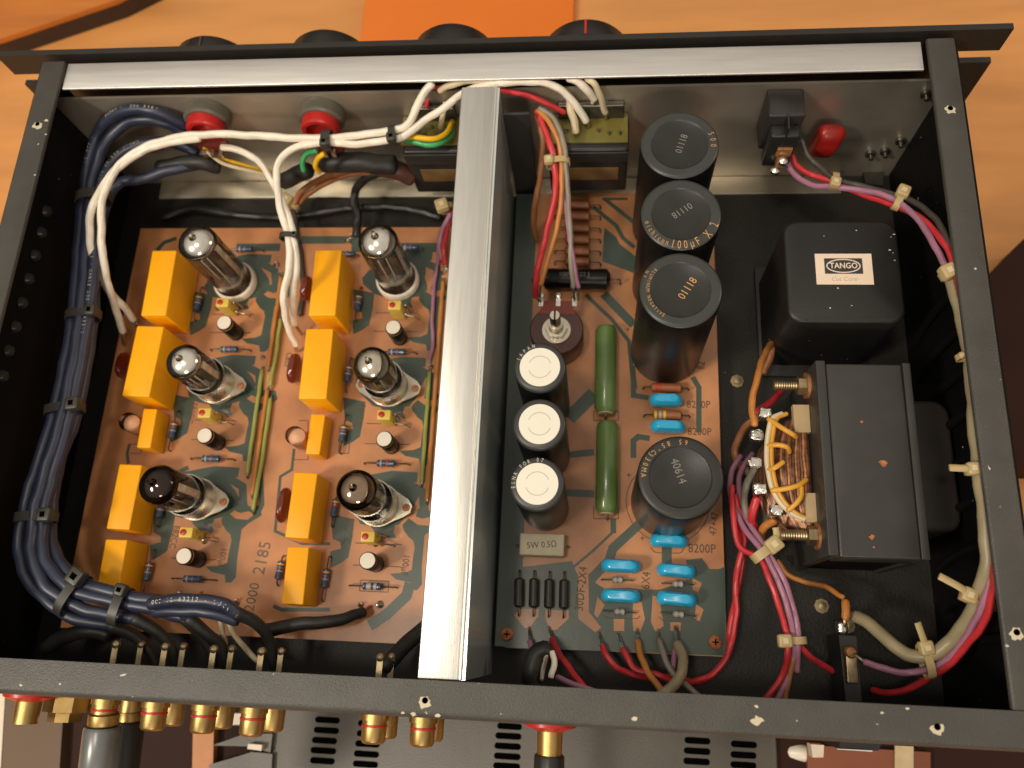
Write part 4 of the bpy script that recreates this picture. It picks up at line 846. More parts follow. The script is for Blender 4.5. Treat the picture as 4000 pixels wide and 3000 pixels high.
# choke / cut-core transformer on its side
t = thing('cut_core_transformer', 'transformer lying on its side with a dark grey cover and exposed copper winding', 'transformer', (172, -189, 0))
part('core_cover', MB().box(157.2, 188.4, -230.2, -148.8, 50, 65, bev=0.8), 'choke_paint', t, world=True)
part('cover_flange', MB().box(153.0, 157.0, -229.6, -147.6, 6, 65.2, bev=0.3), 'choke_paint', t, world=True)
part('cover_flange', MB().box(188.6, 191.8, -230.0, -148.2, 6, 65.0, bev=0.25), 'choke_paint', t, world=True)
part('core_block', MB().box(157.2, 188.4, -229, -150, 6, 49.8), 'inner_black', t, world=True)
part('far_coil', MB().rbox(204, -187, 21, 58, 10, 44, 7, 2.0, seg=5), 'coil_paper', t, world=True)
for s_ in ([(153.9,-140.2,30),(153.9,-140.2,30)]): pass
random.seed(3)
cy, hy = -192.6, 26
part('coil_core', MB().rbox(148.2, cy, 12, 48, 10, 46, 3, 1.0), 'copper_winding', t, world=True)
for lay in range(30):
    u = lay/29
    rx = 17.2*math.cos(PI/2*u**1.25)+0.8; z_ = 24+26.0*math.sin(PI/2*u**0.9); m = ('copper_winding', 'copper_light', 'copper_winding')[lay % 3]
    P = []
    for k in range(15):
        a = PI*k/14-PI/2; sq = abs(math.cos(a))**0.75
        P.append((151.6-rx*sq+random.uniform(-.25, .25), cy+hy*math.sin(a)*(0.93+0.002*lay), z_-1.5*abs(math.sin(a))+random.uniform(-.3, .3)))
    part('winding', MB().tube(P, 0.78, n=6, sub=2), m, t, world=True)
for q, m in (([(145.9,-163.4,50),(152.8,-163.3,50),(152.8,-175.6,50),(146.2,-175.8,50)], 'cardboard_tan'), ([(148.9,-202.3,50),(153.5,-202.2,50),(153.1,-214.5,50),(148.7,-214.7,50)], 'cardboard_tan')):
    part('paper_spacer', MB().prism([(p[0], p[1]) for p in q], 47.5, 51.2), m, t, world=True)
for (a, b, c, z) in (((138.4,-154.2,51), (148.3,-154.5,51), (155.1,-154.4,51), 51), ((137.8,-220,51), (148.7,-220.2,51), (154.7,-220.4,51), 51)):
    L1 = b[0]-a[0]; y = b[1]
    bo = part('bolt', MB().lathe([(1.9, 0), (2.3, 0.6)]+[(2.3 if k % 2 else 2.05, 0.8+0.5*k) for k in range(int(L1/0.5))], (a[0], y, z), (1, 0, 0), 14), 'brass', t, world=True)
    part('nut', MB().lathe([(4.2, 0), (4.2, 3.3)], (b[0], y, z), (1, 0, 0), 6, smooth=False), 'brass', bo, world=True)
    part('washer', MB().lathe([(5.8, 0), (5.8, 1.5)], (b[0]+3.4, y, z), (1, 0, 0), 24), 'copper_light', bo, world=True)
for q_ in ([(208.4,-143,20),(206.7,-219,20)]):
    part('bolt', MB().lathe([(4.2, 0), (4.2, 3), (0.1, 3.2)], (193, q_[1], 34), (1, 0, 0), 6, smooth=False), 'brass', t, world=True)
for k, p in enumerate([(134.6,-166.7,48),(130.4,-176.7,48),(129.3,-189.1,48),(130.7,-200.6,48),(137.2,-209.6,48)]):
    random.seed(k+20); b = MB()
    b.rbox(p[0], p[1], 5.8, 4.8, 46, 49.4, 1.2, 1.0, M=None)
    for i, v in enumerate(b.v): b.v[i] = v + Vector((random.uniform(-.5, .5), random.uniform(-.5, .5), random.uniform(-.4, .4)))
    for i in range(len(b.sm)): b.sm[i] = True
    part('solder_terminal', b, 'solder', t, world=True)
tape = [(141.6,-167,49.5),(137,-169.7,50),(134.9,-177.1,50),(133.9,-186.4,50),(134.3,-193.5,50),(135.6,-200.5,50),(138.5,-206.4,50),(143.4,-211.1,50),(148.2,-213.3,50)]
part('binding_cord', MB().tube(tape, 1.1, n=8), 'wire_cream', t, world=True)
part('binding_cord', MB().tube([(p[0]+2.0, p[1], p[2]) for p in tape], 1.0, n=8), 'wire_amber', t, world=True)
for pts in ([(135.5,-169.7,50),(140.5,-174.6,53),(144.5,-177.3,53.5),(146.6,-177.9,51)], [(134.3,-181.8,50),(138.2,-182.1,53),(142,-183,53),(143.6,-184.3,50)], [(134.2,-192.5,50),(136.8,-191.9,52.5),(140.3,-189.3,52)], [(135.1,-201.7,51),(140.8,-201.1,54),(145.6,-199.6,54),(149.5,-196.7,52)], [(147,-200.1,53),(146.6,-203.8,53.5),(144.5,-207.1,53),(141.4,-210,51)]):
    part('lead_out_wire', MB().tube(pts, 1.1, n=9), 'wire_amber', t, world=True)
ci = 0
for q_, k, m in (((177.1,-191.6,65.1), 2.2, 'rusty_screw'), ((170.3,-221.8,65.1), 1.6, 'rusty_screw'), ((170.1,-174.4,65.1), 1.0, 'rusty_screw'), ((170.6,-225.8,65.1), 0.6, 'rusty_screw')):
    random.seed(ci); ci += 1; chip = MB(); flatpoly(chip, [(q_[0]+k*random.uniform(.4, 1)*math.cos(2*PI*i/11), q_[1]+k*0.8*random.uniform(.4, 1)*math.sin(2*PI*i/11)) for i in range(11)], 65.06); part('paint_chip', chip, m, t, world=True)
tf = [c for c in COL.objects if c.name.startswith('power_transformer')][0]
for q_ in ([(191.3,-86.5,60.1),(192.6,-85.1,60.1),(190.1,-92.9,60.1),(191.4,-94.3,60.1),(162,-85.9,60.1),(176.4,-83.1,60.1),(162.3,-121.2,60.1),(191.8,-98,60.1),(171.6,-120,60.1)]):
    random.seed(ci); ci += 1; k = random.uniform(.15, .4); chip = MB(); flatpoly(chip, [(q_[0]+2*k*random.uniform(.4, 1)*math.cos(2*PI*i/7), q_[1]+k*random.uniform(.4, 1)*math.sin(2*PI*i/7)) for i in range(7)], 60.06); part('dust_speck', chip, 'mica', tf, world=True)
# mains switch on the front wall
t = thing('power_switch', 'black rocker switch body with copper tabs on the inner front wall', 'switch', (148, -22, 60))
A0 = [(137.9,-26,84.5),(152.4,-26,83.1)]
part('switch_body', MB().box(137.0, 153.5, -33, -18.2, 50, 76, bev=1.0), 'plastic_charcoal', t, world=True)
part('switch_cap', MB().box(139.0, 152.0, -40, -33.2, 46, 70, bev=1.0), 'plastic_black', t, world=True)
part('switch_rib', MB().box(145.2, 145.9, -40.2, -32, 46, 76.4), 'plastic_black', t, world=True)
part('copper_tab', MB().box(143.5, 150.5, -41.5, -40.1, 56, 62, bev=0.3).box(144.5, 148.5, -44, -40.1, 50, 55, bev=0.3), 'copper_light', t, world=True)
part('solder_joint', MB().lathe([(0.3, -2), (2.4, -0.6), (2.2, 1.0), (0.4, 2.2)], (147, -44, 56), (0, 0, 1), 9).lathe([(0.3, -2), (2.6, -0.6), (2.2, 1.0), (0.4, 2.2)], (145, -44, 48), (0, 0, 1), 9), 'solder', t, world=True)
p = (169.9,-30,52.1)
t = thing('red_capacitor', 'glossy red dipped capacitor beside the power switch', 'capacitor', (p[0]+1.0, -26, p[2]-7))
b = MB(); R = []
for i in range(9):
    k = i/8; yy = -5+10*k; s_ = math.sin(PI*(0.1+0.8*k))**0.4
    R.append([Vector((6.9*s_*math.copysign(abs(math.cos(2*PI*j/24))**0.45, math.cos(2*PI*j/24))+0.0, yy, 10.8*s_*math.copysign(abs(math.sin(2*PI*j/24))**0.45, math.sin(2*PI*j/24)))) for j in range(24)])
b.rings(list(reversed(R)), capsmooth=True)
o = part('dipped_body', b, 'red_dip', t); o.rotation_euler = (0, math.radians(6), 0)
# volume potentiometers at the front wall
for x, z, lb in ((-137.8, 66.5, 'potentiometer with red back cap and grey ring at the left of the front wall'), (-78.6, 65.5, 'potentiometer with red back cap and grey ring between the left one and the selector')):
    t = thing('panel_potentiometer', lb, 'potentiometer', (x, -18, z), 'red backed potentiometers on the front wall')
    part('grey_ring', MB().lathe([(11.5, 0.2), (11.5, 6), (10.4, 7)], (0, 0, 0), (0, -1, 0), 32), 'grey_plastic', t)
    part('red_cap', MB().lathe([(9.4, 7), (9.4, 11.6), (8.6, 12.4), (6.8, 12.5), (6.6, 10), (0.2, 10)], (0, 0, 0), (0, -1, 0), 32), 'red_plastic', t)
    part('wafer', MB().box(-8.5, 8.5, -14.0, -12.0, -15, -6, bev=0.4), 'pot_red', t)
    for k in (-1, 0, 1): part('terminal', MB().box(k*4.5-1, k*4.5+1, -18.5, -15.6, -13, -9.5), 'tinned', t)
# selector switches
for x0, x1, lb in ((-38.6, -9.0, 'left selector switch with olive lug plate and yellow and green wires'), (33.6, 73.6, 'right selector switch with olive lug plate and cream sleeves')):
    cx = (x0+x1)/2; t = thing('selector_switch', lb, 'switch', (cx, -27, 40), 'selector switches with olive plates'); w_ = x1-x0
    part('lug_plate', MB().box(x0, x1, -34.8, -18.3, 59, 60.2, bev=0.2), 'olive_plate', t, world=True)
    part('switch_body', MB().box(x0+1, x1+0.5, -38.5, -19.5, 22, 58.8, bev=1.4), 'plastic_black', t, world=True)
    part('window', MB().box(x0+7, x1-4, -39.0, -38.6, 33, 44, bev=0.1), 'window_brown', t, world=True)
    part('frame_rib', MB().box(x0+1.2, x1+0.3, -39.6, -38.6, 50, 58, bev=0.4), 'plastic_charcoal', t, world=True)
    part('top_box', MB().box(x0+6, x1-2, -21.5, -18.4, 60.3, 70, bev=0.6), 'steel_dark', t, world=True)
    random.seed(int(x0))
    for k in range(7):
        lx = x0+5+k*(w_-9)/6; ly = -25-6*random.random()
        part('solder_lug', MB().lathe([(1.1, 0), (1.0, 1.2), (0.2, 2.6)], (lx, ly, 60.2), n=8), 'tinned', t, world=True)
solo('shield_plate', MB().box(14.5, 27.0, -32.5, -31.0, 2, 80, bev=0.3), 'plastic_charcoal', 'narrow dark upright shield plate right behind the end of the divider', 'shield plate')
# fuse holder
t = thing('fuse_holder', 'black upright fuse holder with brass clip near the rear right corner', 'fuse holder', (185, -268, 0))
q = [(166,-258.8,24),(173.3,-258.9,24),(173.5,-286.1,24),(167.1,-286.5,24)]
part('holder_body', MB().prism([(p[0], p[1]) for p in q], 4, 24), 'plastic_charcoal', t, world=True)
p = (169.5,-271.6,28); part('brass_clip', MB().box(p[0]-2.4, p[0]+2.4, p[1]-6.5, p[1]+6.5, 24.2, 28, bev=0.4), 'brass', t, world=True)
p = (169.4,-265.7,30); part('end_cap', MB().lathe([(2.6, 0), (2.6, 2.2), (2.0, 3), (0.2, 3.2)], (p[0], p[1], 26), n=16), 'copper_light', t, world=True)
p = (166.9,-255.8,30); part('solder_tab', MB().rbox(p[0], p[1], 4.6, 6.0, 24, 28, 1.5, 1.2), 'solder', t, world=True)

# ================================================================== WIRING
BLU = 'thick dark blue screened cables'
blue = [
 ([(-150.2,-24.3,64),(-162.6,-22.6,75),(-183.5,-22.1,72),(-199.4,-29.7,62),(-205.4,-52,54),(-204.7,-82,50),(-198.8,-125.3,50),(-197.6,-171.8,50),(-201.2,-208.9,50),(-201.5,-223.9,50),(-199.6,-238.6,50),(-192.7,-250.7,50),(-180.5,-260.2,50),(-168.4,-266.6,48),(-152.8,-269.2,44)], [(-152.8,-269.2,44),(-144.7,-272.3,40),(-138.1,-277.9,36),(-134.4,-284.9,34)], 'outermost dark blue cable hugging the left wall all the way to the rear'),
 ([(-152.1,-24.3,56),(-166.4,-22.2,67),(-184.1,-24.3,65),(-195.7,-34.5,60),(-200.1,-53.3,56),(-197.3,-84.1,54),(-192.1,-126.9,54),(-190.3,-172.8,54),(-193.3,-209.4,54),(-193.2,-224.3,54),(-190.9,-238.7,54),(-182.7,-251.6,54),(-170.5,-259.9,52),(-154.6,-264.1,50),(-140,-265.6,48)], [(-140,-265.6,48),(-130.9,-270.8,44),(-125.3,-277.4,40),(-123.8,-285.1,36)], 'second dark blue cable from the left wall, with its sleeve bending down to a jack'),
 ([(-150,-30.9,50),(-164.7,-27,55),(-181.2,-31,56),(-191.9,-41.1,56),(-195.1,-60.8,55),(-191.2,-91.8,54),(-188.4,-126.5,53),(-187.8,-172.2,52),(-190.2,-208.9,52),(-189.9,-223.9,52),(-187.3,-237.3,52),(-178.4,-248.3,53),(-164.9,-255.8,53),(-145.8,-259.3,52),(-128.3,-261.7,50),(-117.2,-264.4,48)], [(-117.2,-264.4,48),(-111.8,-270,44),(-107.9,-276.6,40),(-106.3,-284.3,36)], 'third dark blue cable from the left wall, rising over the zip ties'),
 ([(-143.7,-34.5,46),(-157.4,-39.7,50),(-176.6,-45.8,50),(-190.6,-49.8,50),(-195.9,-63.5,48),(-195.1,-90.9,47),(-190.4,-126.1,46),(-188.6,-170.5,46),(-192.3,-196.8,46),(-190.5,-223,46),(-184.7,-236.8,48),(-174.5,-246.9,50),(-159,-253.1,52),(-137.7,-257,52),(-120.9,-258.9,51),(-115.5,-264.4,48)], [(-115.5,-264.4,48),(-107.4,-271.1,44),(-102.5,-275.3,40),(-100.8,-284,36)], 'innermost dark blue cable ending in a black sleeve above the fourth jack'),
 ([(-130.9,-259.2,54),(-119.2,-257.6,57),(-107.4,-256.9,58),(-97.3,-258.2,57),(-91.5,-261.7,54)], [(-91.5,-261.7,54),(-85.1,-265,48),(-80.7,-271.5,42),(-78.9,-283,36)], 'dark blue cable with white lettering arching right over the copper board'),
]
for pts, sl, lb in blue:
    t = wire(pts, 2.75, 'wire_blue', lb, 'cable', 'blue_cable', BLU, n=12)
    part('black_sleeve', MB().tube(sl, lambda u: 2.95-0.9*u, n=12), 'sleeve_black', t, world=True)
t = wire([(-130.3,-262.5,50),(-115.3,-261.3,53),(-102.6,-262.1,53),(-92.7,-264.4,50)], 2.6, 'wire_blue', 'short dark blue cable running just under the lettered one', 'cable', 'blue_cable', BLU, n=12)
# white lettering printed along two of the cables
def along(mb, text, pts, r, size, start, stepmm):
    P = spline([Vector(p) for p in pts], 10); d = 0; i = 1; k = 0; nxt = start
    while i < len(P) and k < len(text):
        seg = (P[i]-P[i-1]).length
        if d+seg >= nxt:
            f = (nxt-d)/seg; c = P[i-1].lerp(P[i], f); T = (P[i]-P[i-1]).normalized()
            if text[k] != ' ': glyphs(mb, text[k], size, Matrix.Translation((c.x, c.y, c.z+r+0.08)) @ Matrix.Rotation(math.atan2(T.y, T.x), 4, 'Z'))
            k += 1; nxt += stepmm
        else: d += seg; i += 1
lb_ob = [c for c in COL.objects if c.name.startswith('blue_cable')]
mb = MB(); along(mb, '002 00 63212 - LUXA', blue[4][0], 2.75, 2.6, 3, 1.95); part('printed_text', mb, 'white_ink', lb_ob[4], world=True)
mb = MB(); along(mb, 'CABLE 002 00 63212 - CABLE 002 00 63212 - CABLE 002 00 63212', blue[2][0], 2.75, 2.2, 30, 1.9); part('printed_text', mb, 'white_ink', lb_ob[2], world=True)
mb = MB(); along(mb, 'CABLE 002 00 63212 - CABLE 002 00', blue[0][0], 2.75, 2.2, 12, 1.9); part('printed_text', mb, 'white_ink', lb_ob[0], world=True)
WH = 'white insulated signal wires'
wire([(-190.5,-119.9,20),(-189.8,-115.5,26),(-188.6,-111,34),(-186.5,-106.3,44),(-186.5,-100.1,50),(-186.7,-90.3,56),(-187,-79.5,60),(-188,-68.9,62),(-185.8,-58.3,64),(-179.5,-46.8,66),(-169.1,-40.3,68),(-156.5,-36.7,70),(-137.7,-35.2,72),(-115.6,-36.3,73),(-94.1,-38.2,73),(-75,-39.1,73),(-59,-38.8,74),(-39.6,-36.7,75),(-31.7,-34.5,76),(-27.8,-26.9,78),(-23.6,-21.4,82),(-19.3,-18.1,85)], 1.9, 'wire_white', 'white wire sweeping from the left yellow capacitors across the top to the selector', 'wire', 'white_wire', WH, [(0, (-192.7,-124.9,13))])
wire([(-185.9,-113,20),(-186,-110.5,28),(-187.6,-107.9,36),(-190.3,-102.5,44),(-191.6,-96,52),(-192.7,-86.1,58),(-192.8,-75.4,62),(-190.5,-67.4,64),(-188.3,-57.1,63),(-181.4,-48.9,65),(-170.6,-42,67),(-158,-38.2,69),(-137.9,-36.6,71)], 1.9, 'wire_white', 'white wire crossing the first one beside the blue cables', 'wire', 'white_wire', WH, [(0, (-187.5,-112.3,13))])
wire([(-93.7,-127.2,22),(-94.7,-123.7,28),(-94.7,-118.4,38),(-92.9,-111.5,48),(-89,-102.8,56),(-87.5,-94.9,60),(-89,-86,62),(-93.9,-72.1,64),(-97.5,-59.2,64),(-96.9,-48.6,67),(-92.1,-43.7,69),(-83.9,-41.5,71),(-73.2,-40.8,72),(-56.6,-42.5,73),(-40.5,-41.4,74),(-31.1,-38.4,75),(-20.5,-30.7,77),(-12.4,-26.9,80),(-4.7,-22.1,82),(2.1,-19.9,84),(11,-19.1,85)], 1.8, 'wire_white', 'white wire looping down between the tube rows and back up to the divider', 'wire', 'white_wire', WH, [(0, (-96.4,-127.6,14))])
wire([(-95.1,-116.5,24),(-91.9,-112.1,38),(-87.6,-104.9,50),(-85.5,-97.9,56),(-86.5,-86.8,61),(-90.5,-74.7,62),(-95.9,-64.5,62),(-102.5,-53.4,61),(-111.7,-42.1,60),(-121.5,-36.2,59),(-132.2,-33.1,58)], 1.8, 'wire_white', 'white wire slanting from the left potentiometer down to the wire pair', 'wire', 'white_wire', WH, [(0, (-94.6,-118.3,14))])
wire([(5.5,-19.9,84.5),(14.2,-18.9,85),(24,-18.2,85),(33.1,-18.5,84.5),(40.8,-20.4,82),(48.1,-23.6,75),(53.3,-27,66)], 1.8, 'wire_white', 'white wire arching from behind the divider to the right selector switch', 'wire', 'white_wire', WH, [(1, (54.8,-26.2,61))])
wire([(45.1,-16.7,85),(48.8,-18.2,84.5),(53.3,-19.7,81),(57.2,-20.2,74)], 1.9, 'wire_white', 'short white wire stub over the right selector switch', 'wire', 'white_wire', WH, [(1, (54.5,-17.7,61), 'wire_white')])
wire([(-16.4,-18.5,80),(-10.8,-18.5,84),(-2.3,-17.6,85.2),(8.7,-17.6,85.4),(21.8,-17.4,85.4)], 1.5, 'wire_cream', 'cream wire under the front brace by the end of the divider', 'wire', 'cream_wire')
wire([(53.7,-16.9,85),(57.2,-19.8,84),(60.3,-21.5,76),(62.6,-22.3,66)], 1.55, 'wire_cream', 'cream sleeved lead at the right side of the right selector', 'wire', 'cream_sleeve', 'cream sleeves at the selectors', [(1, (62.9,-22.1,61))])
wire([(45.3,-19.6,74),(46,-24.2,72),(47.6,-27.8,68),(48.3,-31.8,64)], 1.9, 'wire_cream', 'cream sleeved lead hanging beside the white wire at the right selector', 'wire', 'cream_sleeve', 'cream sleeves at the selectors')
wire([(-15,-19.4,72),(-16.7,-23.9,68),(-18.3,-28.2,64)], 1.3, 'wire_cream', 'cream sleeved lead at the left selector', 'wire', 'cream_sleeve', 'cream sleeves at the selectors')
wire([(7.4,-19.8,82),(19.3,-20.4,80),(30.1,-21.8,77),(42.9,-24.7,70)], 1.35, 'wire_red', 'red wire running from the divider to the right selector', 'wire', 'red_wire', None, [(1, (47.5,-23.8,66))])
wire([(-24.9,-20.3,70),(-22.3,-14.9,74),(-15.6,-13.4,76),(-8.4,-13,76)], 1.3, 'wire_red', 'dark red wire curling behind the left selector', 'wire', 'red_wire')
wire([(-35.9,-37.2,70),(-29,-37.8,71),(-22.1,-38.9,71),(-16.8,-37.3,70),(-13.4,-32.4,68),(-12.5,-24.3,64)], 1.35, 'wire_yellow', 'yellow wire curving under the left selector plate', 'wire', 'yellow_wire')
wire([(-34.1,-37.2,68),(-28.4,-38.9,68),(-21.5,-40.5,68),(-16.8,-38.4,67),(-13.8,-34.2,65),(-12.1,-29.7,63)], 1.35, 'wire_green', 'green wire just below the yellow one at the left selector', 'wire', 'green_wire', None, [(1, (-11.8,-25.9,61))])
wire([(-78.8,-41.4,66),(-84.2,-41.6,64),(-87.9,-43.7,60),(-88.3,-46,56)], 1.3, 'wire_green', 'small green wire loop below the black zip tie', 'wire', 'green_wire')
wire([(-74.9,-43.1,66),(-78.6,-44.3,64),(-80.9,-46,60),(-80.7,-45.9,54)], 1.35, 'wire_yellow', 'small yellow wire loop below the black zip tie', 'wire', 'yellow_wire')
wire([(-143.3,-31.6,56),(-138.3,-33.3,50),(-129.7,-34.7,46),(-119.4,-35,40),(-111.8,-33,34)], 1.0, 'wire_yellow', 'thin yellow wire below the left potentiometer', 'wire', 'yellow_wire')
wire([(-141.4,-34.4,56),(-135.1,-37.2,50),(-126.7,-38.1,46),(-116.5,-37.8,40),(-111.3,-36.4,34)], 1.0, 'wire_cream', 'thin cream wire below the thin yellow one', 'wire', 'cream_wire')
# heat-shrunk black leads at the front
wire([(-83.4,-34.1,44),(-72.3,-35,46),(-59.9,-35.7,46),(-45.8,-35.7,44)], 5.2, 'sleeve_black', 'thick black heat-shrunk lead behind the white wires', 'cable', 'black_sleeved_lead', n=14)
wire([(-54.9,-34.9,42),(-46.7,-35.9,40),(-38.1,-36.7,34)], 5.0, 'pot_maroon', 'maroon sleeved lead beside the left selector body', 'cable', 'maroon_sleeved_lead', n=14)
wire([(-107,-39.9,36),(-97.8,-39.9,42),(-90.2,-39.7,46)], 4.4, 'sleeve_black', 'black heat-shrunk stub left of the green loop', 'cable', 'black_sleeved_lead', n=14)
wire([(-170.1,-38.2,48),(-155.3,-36.9,50),(-145.2,-37.1,50),(-139.5,-36.8,46)], 3.8, 'sleeve_black', 'black taped cable ends below the left potentiometer', 'cable', 'black_sleeved_lead', n=12)
wire([(-189,-44.3,6),(-170.9,-39.1,6),(-142.6,-43.4,6),(-114.8,-45.3,7),(-88,-41.7,8),(-67,-39.8,8),(-45.8,-41.1,8),(-27.4,-45.9,7)], 2.3, 'wire_black', 'black cable lying along the floor above the board', 'cable', 'black_cable')
wire([(-71.7,-59.7,12),(-71.7,-49.5,14),(-73.2,-40.3,18),(-69.7,-35.3,24),(-61.9,-33.4,30),(-47.8,-33.4,36)], 2.3, 'wire_black', 'black cable rising from the slim right tube to the front', 'cable', 'black_cable')
wire([(-108.5,-44,16),(-102.4,-38.1,22),(-90.5,-34.1,28),(-76,-32.9,34),(-60.4,-32.1,36)], 1.7, 'wire_brown', 'brown wire arching left of the black cables at the front', 'wire', 'brown_wire')
wire([(-107.3,-42,14),(-99.1,-38.4,20),(-87.2,-34.9,26),(-72.2,-32.1,30),(-53.3,-33.7,34)], 1.5, 'wire_brown', 'second brown wire following the first at the front', 'wire', 'brown_wire')
wire([(-108.8,-43.5,14),(-105.5,-57.6,13.5),(-100.8,-74.4,13.5),(-97.4,-90.9,13.5),(-97.2,-107,13.5)], 1.5, 'wire_darkgrey', 'dark wire running down beside the white wire pair', 'wire', 'dark_wire')
wire([(-18.1,-50.1,22),(-20,-60,20),(-21.8,-68.6,18),(-20.9,-77.9,15)], 1.5, 'wire_red', 'red wire dropping beside the top of the divider', 'wire', 'red_wire', None, [(1, (-20.9,-80.2,12.5))])
wire([(-18.3,-53.2,24),(-22.5,-61.9,21),(-24.2,-69.9,18),(-22.3,-75.2,15)], 1.3, 'wire_purple', 'purple wire beside the red one at the top of the divider', 'wire', 'purple_wire')
wire([(-24.2,-69.7,15),(-25.7,-85.5,14),(-25.6,-106.7,14),(-24.2,-122.2,14),(-25.2,-131.1,14)], 1.0, 'wire_purple', 'thin purple wire running down the board along the divider', 'wire', 'purple_wire', None, [(1, (-25.1,-134.3,12.4))])
# black shielded cables at the foot of the left board
wire([(-86.9,-268,30),(-76.8,-265.6,32),(-64.1,-263.7,32),(-52.7,-261.6,28),(-45.6,-257.8,20)], lambda u: 3.3-0.9*u, 'sleeve_black', 'black screened cable lying over the lower edge of the left board', 'cable', 'black_cable', None, [(1, (-44.1,-254.9,14), 'wire_red')], n=12)
wire([(-28.7,-280.9,40),(-24.5,-274.7,34),(-19.1,-267.6,28),(-11.3,-260.1,22)], 3.6, 'sleeve_black', 'black cable passing under the rear end of the divider', 'cable', 'black_cable', n=12)
wire([(-102.5,-264.3,44),(-103.2,-268.5,40),(-102.6,-275.3,36)], 1.2, 'wire_cream', 'short cream wire behind the blue cable sleeves', 'wire', 'cream_wire')
wire([(-99.7,-263.6,44),(-97.6,-270.2,40),(-93.1,-275.9,36),(-87.6,-281.1,34)], 1.2, 'wire_cream', 'longer cream wire curving to the rear jacks', 'wire', 'cream_wire')
wire([(-190.4,-280.3,30),(-179.9,-274.8,34),(-168.1,-271.7,36),(-159,-273.2,34)], 3.4, 'sleeve_black', 'black sleeved lead behind the left end of the rear rail', 'cable', 'black_sleeved_lead', n=12)
# centre compartment
wire([(29.5,-23.4,66),(32.3,-33.8,62),(31.7,-41.6,54),(29.2,-53.7,44),(26.6,-59,30),(27.8,-64.9,16)], 1.5, 'wire_brown', 'brown wire hanging close to the shield box', 'wire', 'brown_wire')
wire([(29.9,-25.1,72),(32.8,-32.4,72),(36.6,-41.8,70),(38.9,-51.9,66),(39.5,-62.5,62),(36.1,-78.4,56),(32.5,-91.3,50),(30.1,-100.9,42),(29.5,-104.8,34)], 1.6, 'wire_red', 'red wire curving down to the left lug of the potentiometer', 'wire', 'red_wire', None, [(1, (31.9,-106.4,31))])
wire([(30.5,-26.1,74),(35.8,-32.3,74),(40.5,-41.3,71),(42.2,-51.9,66),(42.3,-62.5,62),(40.9,-76,56),(36.5,-91.3,50),(32.6,-102.2,42)], 1.25, 'wire_orange', 'light brown wire beside the red one at the potentiometer', 'wire', 'brown_wire', None, [(1, (31.4,-105.9,31))])
wire([(31.2,-25.8,75),(38.6,-31.4,74),(43,-42.6,71),(44.4,-52,66),(45.2,-62.5,62),(46.8,-80.9,56),(47.3,-94,48),(48.2,-101.5,38)], 1.3, 'wire_grey', 'grey wire ending at the right lug of the potentiometer', 'wire', 'grey_wire', None, [(1, (48.8,-105.8,31))])
wire([(41.8,-48.1,64),(43.3,-61.3,60),(46.8,-84.8,54),(49.1,-95.4,46),(50.9,-101.5,38)], 1.1, 'wire_purple', 'thin purple wire beside the grey one at the potentiometer', 'wire', 'purple_wire', None, [(1, (50.8,-105.3,31))])
# rear leads of the right board
def stub(a, b): return [(0, b, 'solder')]
wire([(31.9,-267.2,18),(33.5,-271.1,22),(37.8,-275.7,28),(38.9,-279.4,32)], 1.2, 'wire_purple', 'short purple wire at the left rear corner of the right board', 'wire', 'purple_wire', None, [(0, (31,-261.1,12.6), 'solder')])
wire([(42.1,-265.8,18),(45.4,-271.9,24),(51.4,-278.9,30),(55.6,-283.8,34),(59,-287.6,36)], 1.45, 'wire_red', 'red wire from the second solder pin down to the rear panel', 'wire', 'red_wire', None, [(0, (40.2,-260.7,12.6), 'solder')])
wire([(45.3,-281.3,36),(50.7,-283.1,38),(57.6,-285.2,38),(63.4,-287,36)], 1.2, 'wire_purple', 'purple wire running right from the fifth rear jack', 'wire', 'purple_wire')
wire([(35.1,-286,36),(34.6,-279.5,38),(36.7,-272.8,38),(41,-270.2,38)], 4.0, 'sleeve_black', 'black sleeved cable end beside the red jack solder lugs', 'cable', 'black_cable', n=12)
wire([(43.1,-271.2,40),(44.2,-275.3,40),(43,-281.3,40)], 1.3, 'wire_white', 'short white crimped lead at the red jack', 'wire', 'white_wire')
wire([(40.7,-272.1,40),(39.9,-277.3,40),(39.1,-282.9,40)], 1.2, 'tinned', 'bare tinned braid beside the white crimped lead', 'wire', 'bare_wire')
wire([(64.6,-267.5,18),(66,-271.6,20),(70.5,-276.3,20),(75.7,-278.4,18),(84.8,-280.5,18),(95.9,-279.4,18),(106.6,-281.1,20),(113.4,-276.5,22),(118.7,-268.2,24),(120.4,-254.6,26),(123.8,-238.9,28),(125.5,-227,30),(123.2,-215.1,32),(121.3,-202.8,32)], 1.42, 'wire_red', 'left red wire looping round the corner of the right board', 'wire', 'red_wire', 'pair of red wires along the right board', [(0, (62.9,-261.9,12.6), 'solder')])
wire([(73.8,-268.7,18),(76.2,-273.1,20),(79.6,-277,21),(88.6,-278.8,22),(97.6,-281.7,21),(108.2,-279.3,24),(114.5,-275,26),(119.4,-265.3,28),(122,-252.7,29),(122.2,-241.1,30),(123.3,-230.4,33),(125.9,-221.4,34),(125,-213.3,34),(122.6,-201,34)], 1.42, 'wire_red', 'right red wire twisted with the other round the corner of the right board', 'wire', 'red_wire', 'pair of red wires along the right board', [(0, (71.7,-261.6,12.6), 'solder')])
wire([(80.2,-265.1,18),(81.4,-270.9,22),(83.8,-277.4,28),(87.8,-282.7,32),(91.5,-287,34)], 1.45, 'wire_orange', 'light brown wire from the third rear solder pin', 'wire', 'brown_wire', None, [(0, (80.5,-259.6,12.6), 'solder')])
